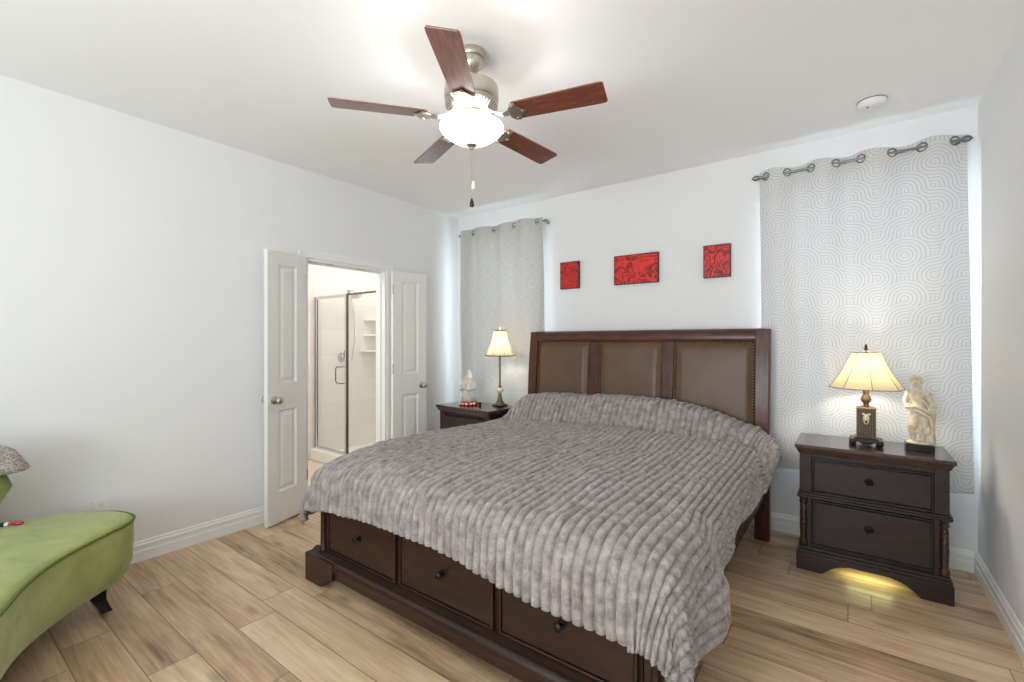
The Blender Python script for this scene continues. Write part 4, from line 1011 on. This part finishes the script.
def inset(P, d):
    R_ = []
    for i in range(len(P)):
        t = (P[(i+1) % len(P)]-P[i-1]).normalized(); R_.append(P[i]+Vector((t.y, -t.x))*d)
    return R_
# orientation: make inset move inward
area2 = sum(oc[i].x*oc[(i+1) % n].y-oc[(i+1) % n].x*oc[i].y for i in range(n))
sg = -1 if area2 > 0 else 1
def loft(rings_, cap_top=True, cap_bot=True):
    vs = []; fs = []
    for P, zz in rings_: vs += [(p.x+2.7, p.y+.2, zz+(0.0)) for p in P]
    for r_ in range(len(rings_)-1):
        for i in range(n): a, b = r_*n+i, r_*n+(i+1) % n; fs.append((a, b, b+n, a+n))
    if cap_bot: fs.append(tuple(reversed(range(n))))
    if cap_top:
        o0 = (len(rings_)-1)*n; c_ = len(vs); P, zz = rings_[-1]; cc = Vector((-3.0, -.2)); vs.append((cc.x+2.7, cc.y+.2, zz+.01))
        for i in range(n): fs.append((o0+i, o0+(i+1) % n, c_))
    return MB().add(vs, fs)
def ins(d): return inset(oc, sg*d)
def bottomz(p):  # underside arches up away from the ends
    return .12
loft([(ins(.085), .148), (ins(.072), .150), (ins(.042), .166), (ins(.018), .200), (ins(.005), .25), (ins(.0), .36), (ins(.0), .42), (ins(.004), .447)], cap_top=True).build('upholstered_base', M['green'], chs, smooth=45)
topr = [(ins(.006), .446), (ins(.010), .456), (ins(.03), .466), (ins(.07), .474), (ins(.13), .479), (ins(.2), .482)]
cu = loft(topr, cap_bot=False).build('seat_cushion', M['green'], chs, smooth=179)
pp = ins(-.001)
MB().tube([(p.x+2.7, p.y+.2, .449) for p in pp], .006, 8, closed=True).build('piping', M['green_dark'], chs, smooth=60)['label'] = 'dark green piping'
def flared_leg(x, y, dx, dy):
    vs = []; fs = []
    for i, (zz, o_, w) in enumerate(((.17, 0, .046), (.12, .006, .038), (.06, .022, .026), (.015, .048, .021), (0, .056, .022))):
        for a, b in ((-1, -1), (1, -1), (1, 1), (-1, 1)): vs.append((x+dx*o_+a*w, y+dy*o_+b*w, zz))
    for i in range(4):
        for q in range(4): fs.append((i*4+q, i*4+(q+1) % 4, i*4+4+(q+1) % 4, i*4+4+q))
    fs += [(3, 2, 1, 0), (16, 17, 18, 19)]
    MB().add([(a+2.7, b+.2, c_) for a, b, c_ in vs], fs).build('leg', M['black_metal'], chs, bev=.003)
flared_leg(-3.05, .60, .6, .75); flared_leg(-3.28, .30, -.5, .3); flared_leg(-2.1, -.2, .8, 0); flared_leg(-2.3, -1.0, .5, -.6); flared_leg(-3.2, -.9, -.5, -.5)
# curved back along the wall side, its rolled end reaching forward
bk = []; pth = [(-3.19, .305), (-3.31, .0), (-3.36, -.3), (-3.36, -.6), (-3.27, -.9), (-3.05, -1.12), (-2.75, -1.2)]
prof_z = [(.44, 0, .05), (.50, .012, .052), (.58, .04, .056), (.66, .07, .062), (.74, .085, .07), (.80, .08, .066), (.845, .06, .045), (.862, .045, .012)]
vs = []; fs = []; m = len(prof_z)
for (x, y), nxt in zip(pth, pth[1:]+[None]):
    if nxt is not None: t = (Vector(nxt)-Vector((x, y))).normalized()
    nn = Vector((t.y, -t.x))
    for side in (-1, 1):
        for zz, o_, w in (prof_z if side < 0 else prof_z[::-1]):
            p_ = Vector((x, y))+nn*(side*w)-t*(o_ if y > .2 else 0); vs.append((p_.x+2.7, p_.y+.2, zz))
K = 2*m
for i in range(len(pth)-1):
    for q in range(K): a, b = i*K+q, i*K+(q+1) % K; fs.append((a, b, b+K, a+K))
fs += [tuple(range(K)), tuple(reversed(range((len(pth)-1)*K, len(pth)*K)))]
MB().add(vs, fs).build('backrest', M['green'], chs, smooth=60, sub=1)
# knitted throw over the back's end
th = []; fs = []
na, nb = 26, 20
for i in range(na+1):
    s = i/na; y = .36-.6*s
    for j_ in range(nb+1):
        a = -1.9+3.8*j_/nb; endr = math.sqrt(max(0, 1-(max(0, 1-s*3.2))**2))
        rr = .085*(.35+.65*endr)
        zc = .79-.0*s
        q_ = rr*1.15
        th.append((-3.20-.12*s+q_*1.0*math.sin(a)+2.7, y+.03+.2-.02*math.cos(a), zc-.02+(.115*(.3+.7*endr))*math.cos(a)+.004*math.sin(14*s+3*a)))
for i in range(na):
    for j_ in range(nb): a = i*(nb+1)+j_; fs.append((a, a+1, a+nb+2, a+nb+1))
fs.append(tuple(range(nb+1)))
kt = MB().add([(x-2.7, y-.2, zz) for x, y, zz in th], fs).build('knitted_throw', M['knit'], smooth=60); kt.modifiers.new('solid', 'SOLIDIFY').thickness = .012
tag(kt, 'grey knitted throw draped over the back of the green chaise', 'throw')
wd = thing('beaded_wand', 'thin red-tipped stick with white and black beads on the green seat', 'stick', (-3.20, .34, .492), math.radians(55))
for i in range(7):
    MB().lathe([(.006, 0), (.010, .004), (.010, .012), (.006, .016)], 12, Matrix.Translation((-.03-.016*i, 0, 0)) @ Matrix.Rotation(PI/2, 4, 'Y')).build('bead', M['plastic'] if i % 2 == 0 else M['black_stone'], wd, smooth=50)
MB().lathe([(.006, -.014), (.008, 0), (.009, .03), (.006, .04), (.001, .042)], 12, Matrix.Rotation(PI/2, 4, 'Y')).build('red_tip', M['red_resin'], wd, smooth=50)
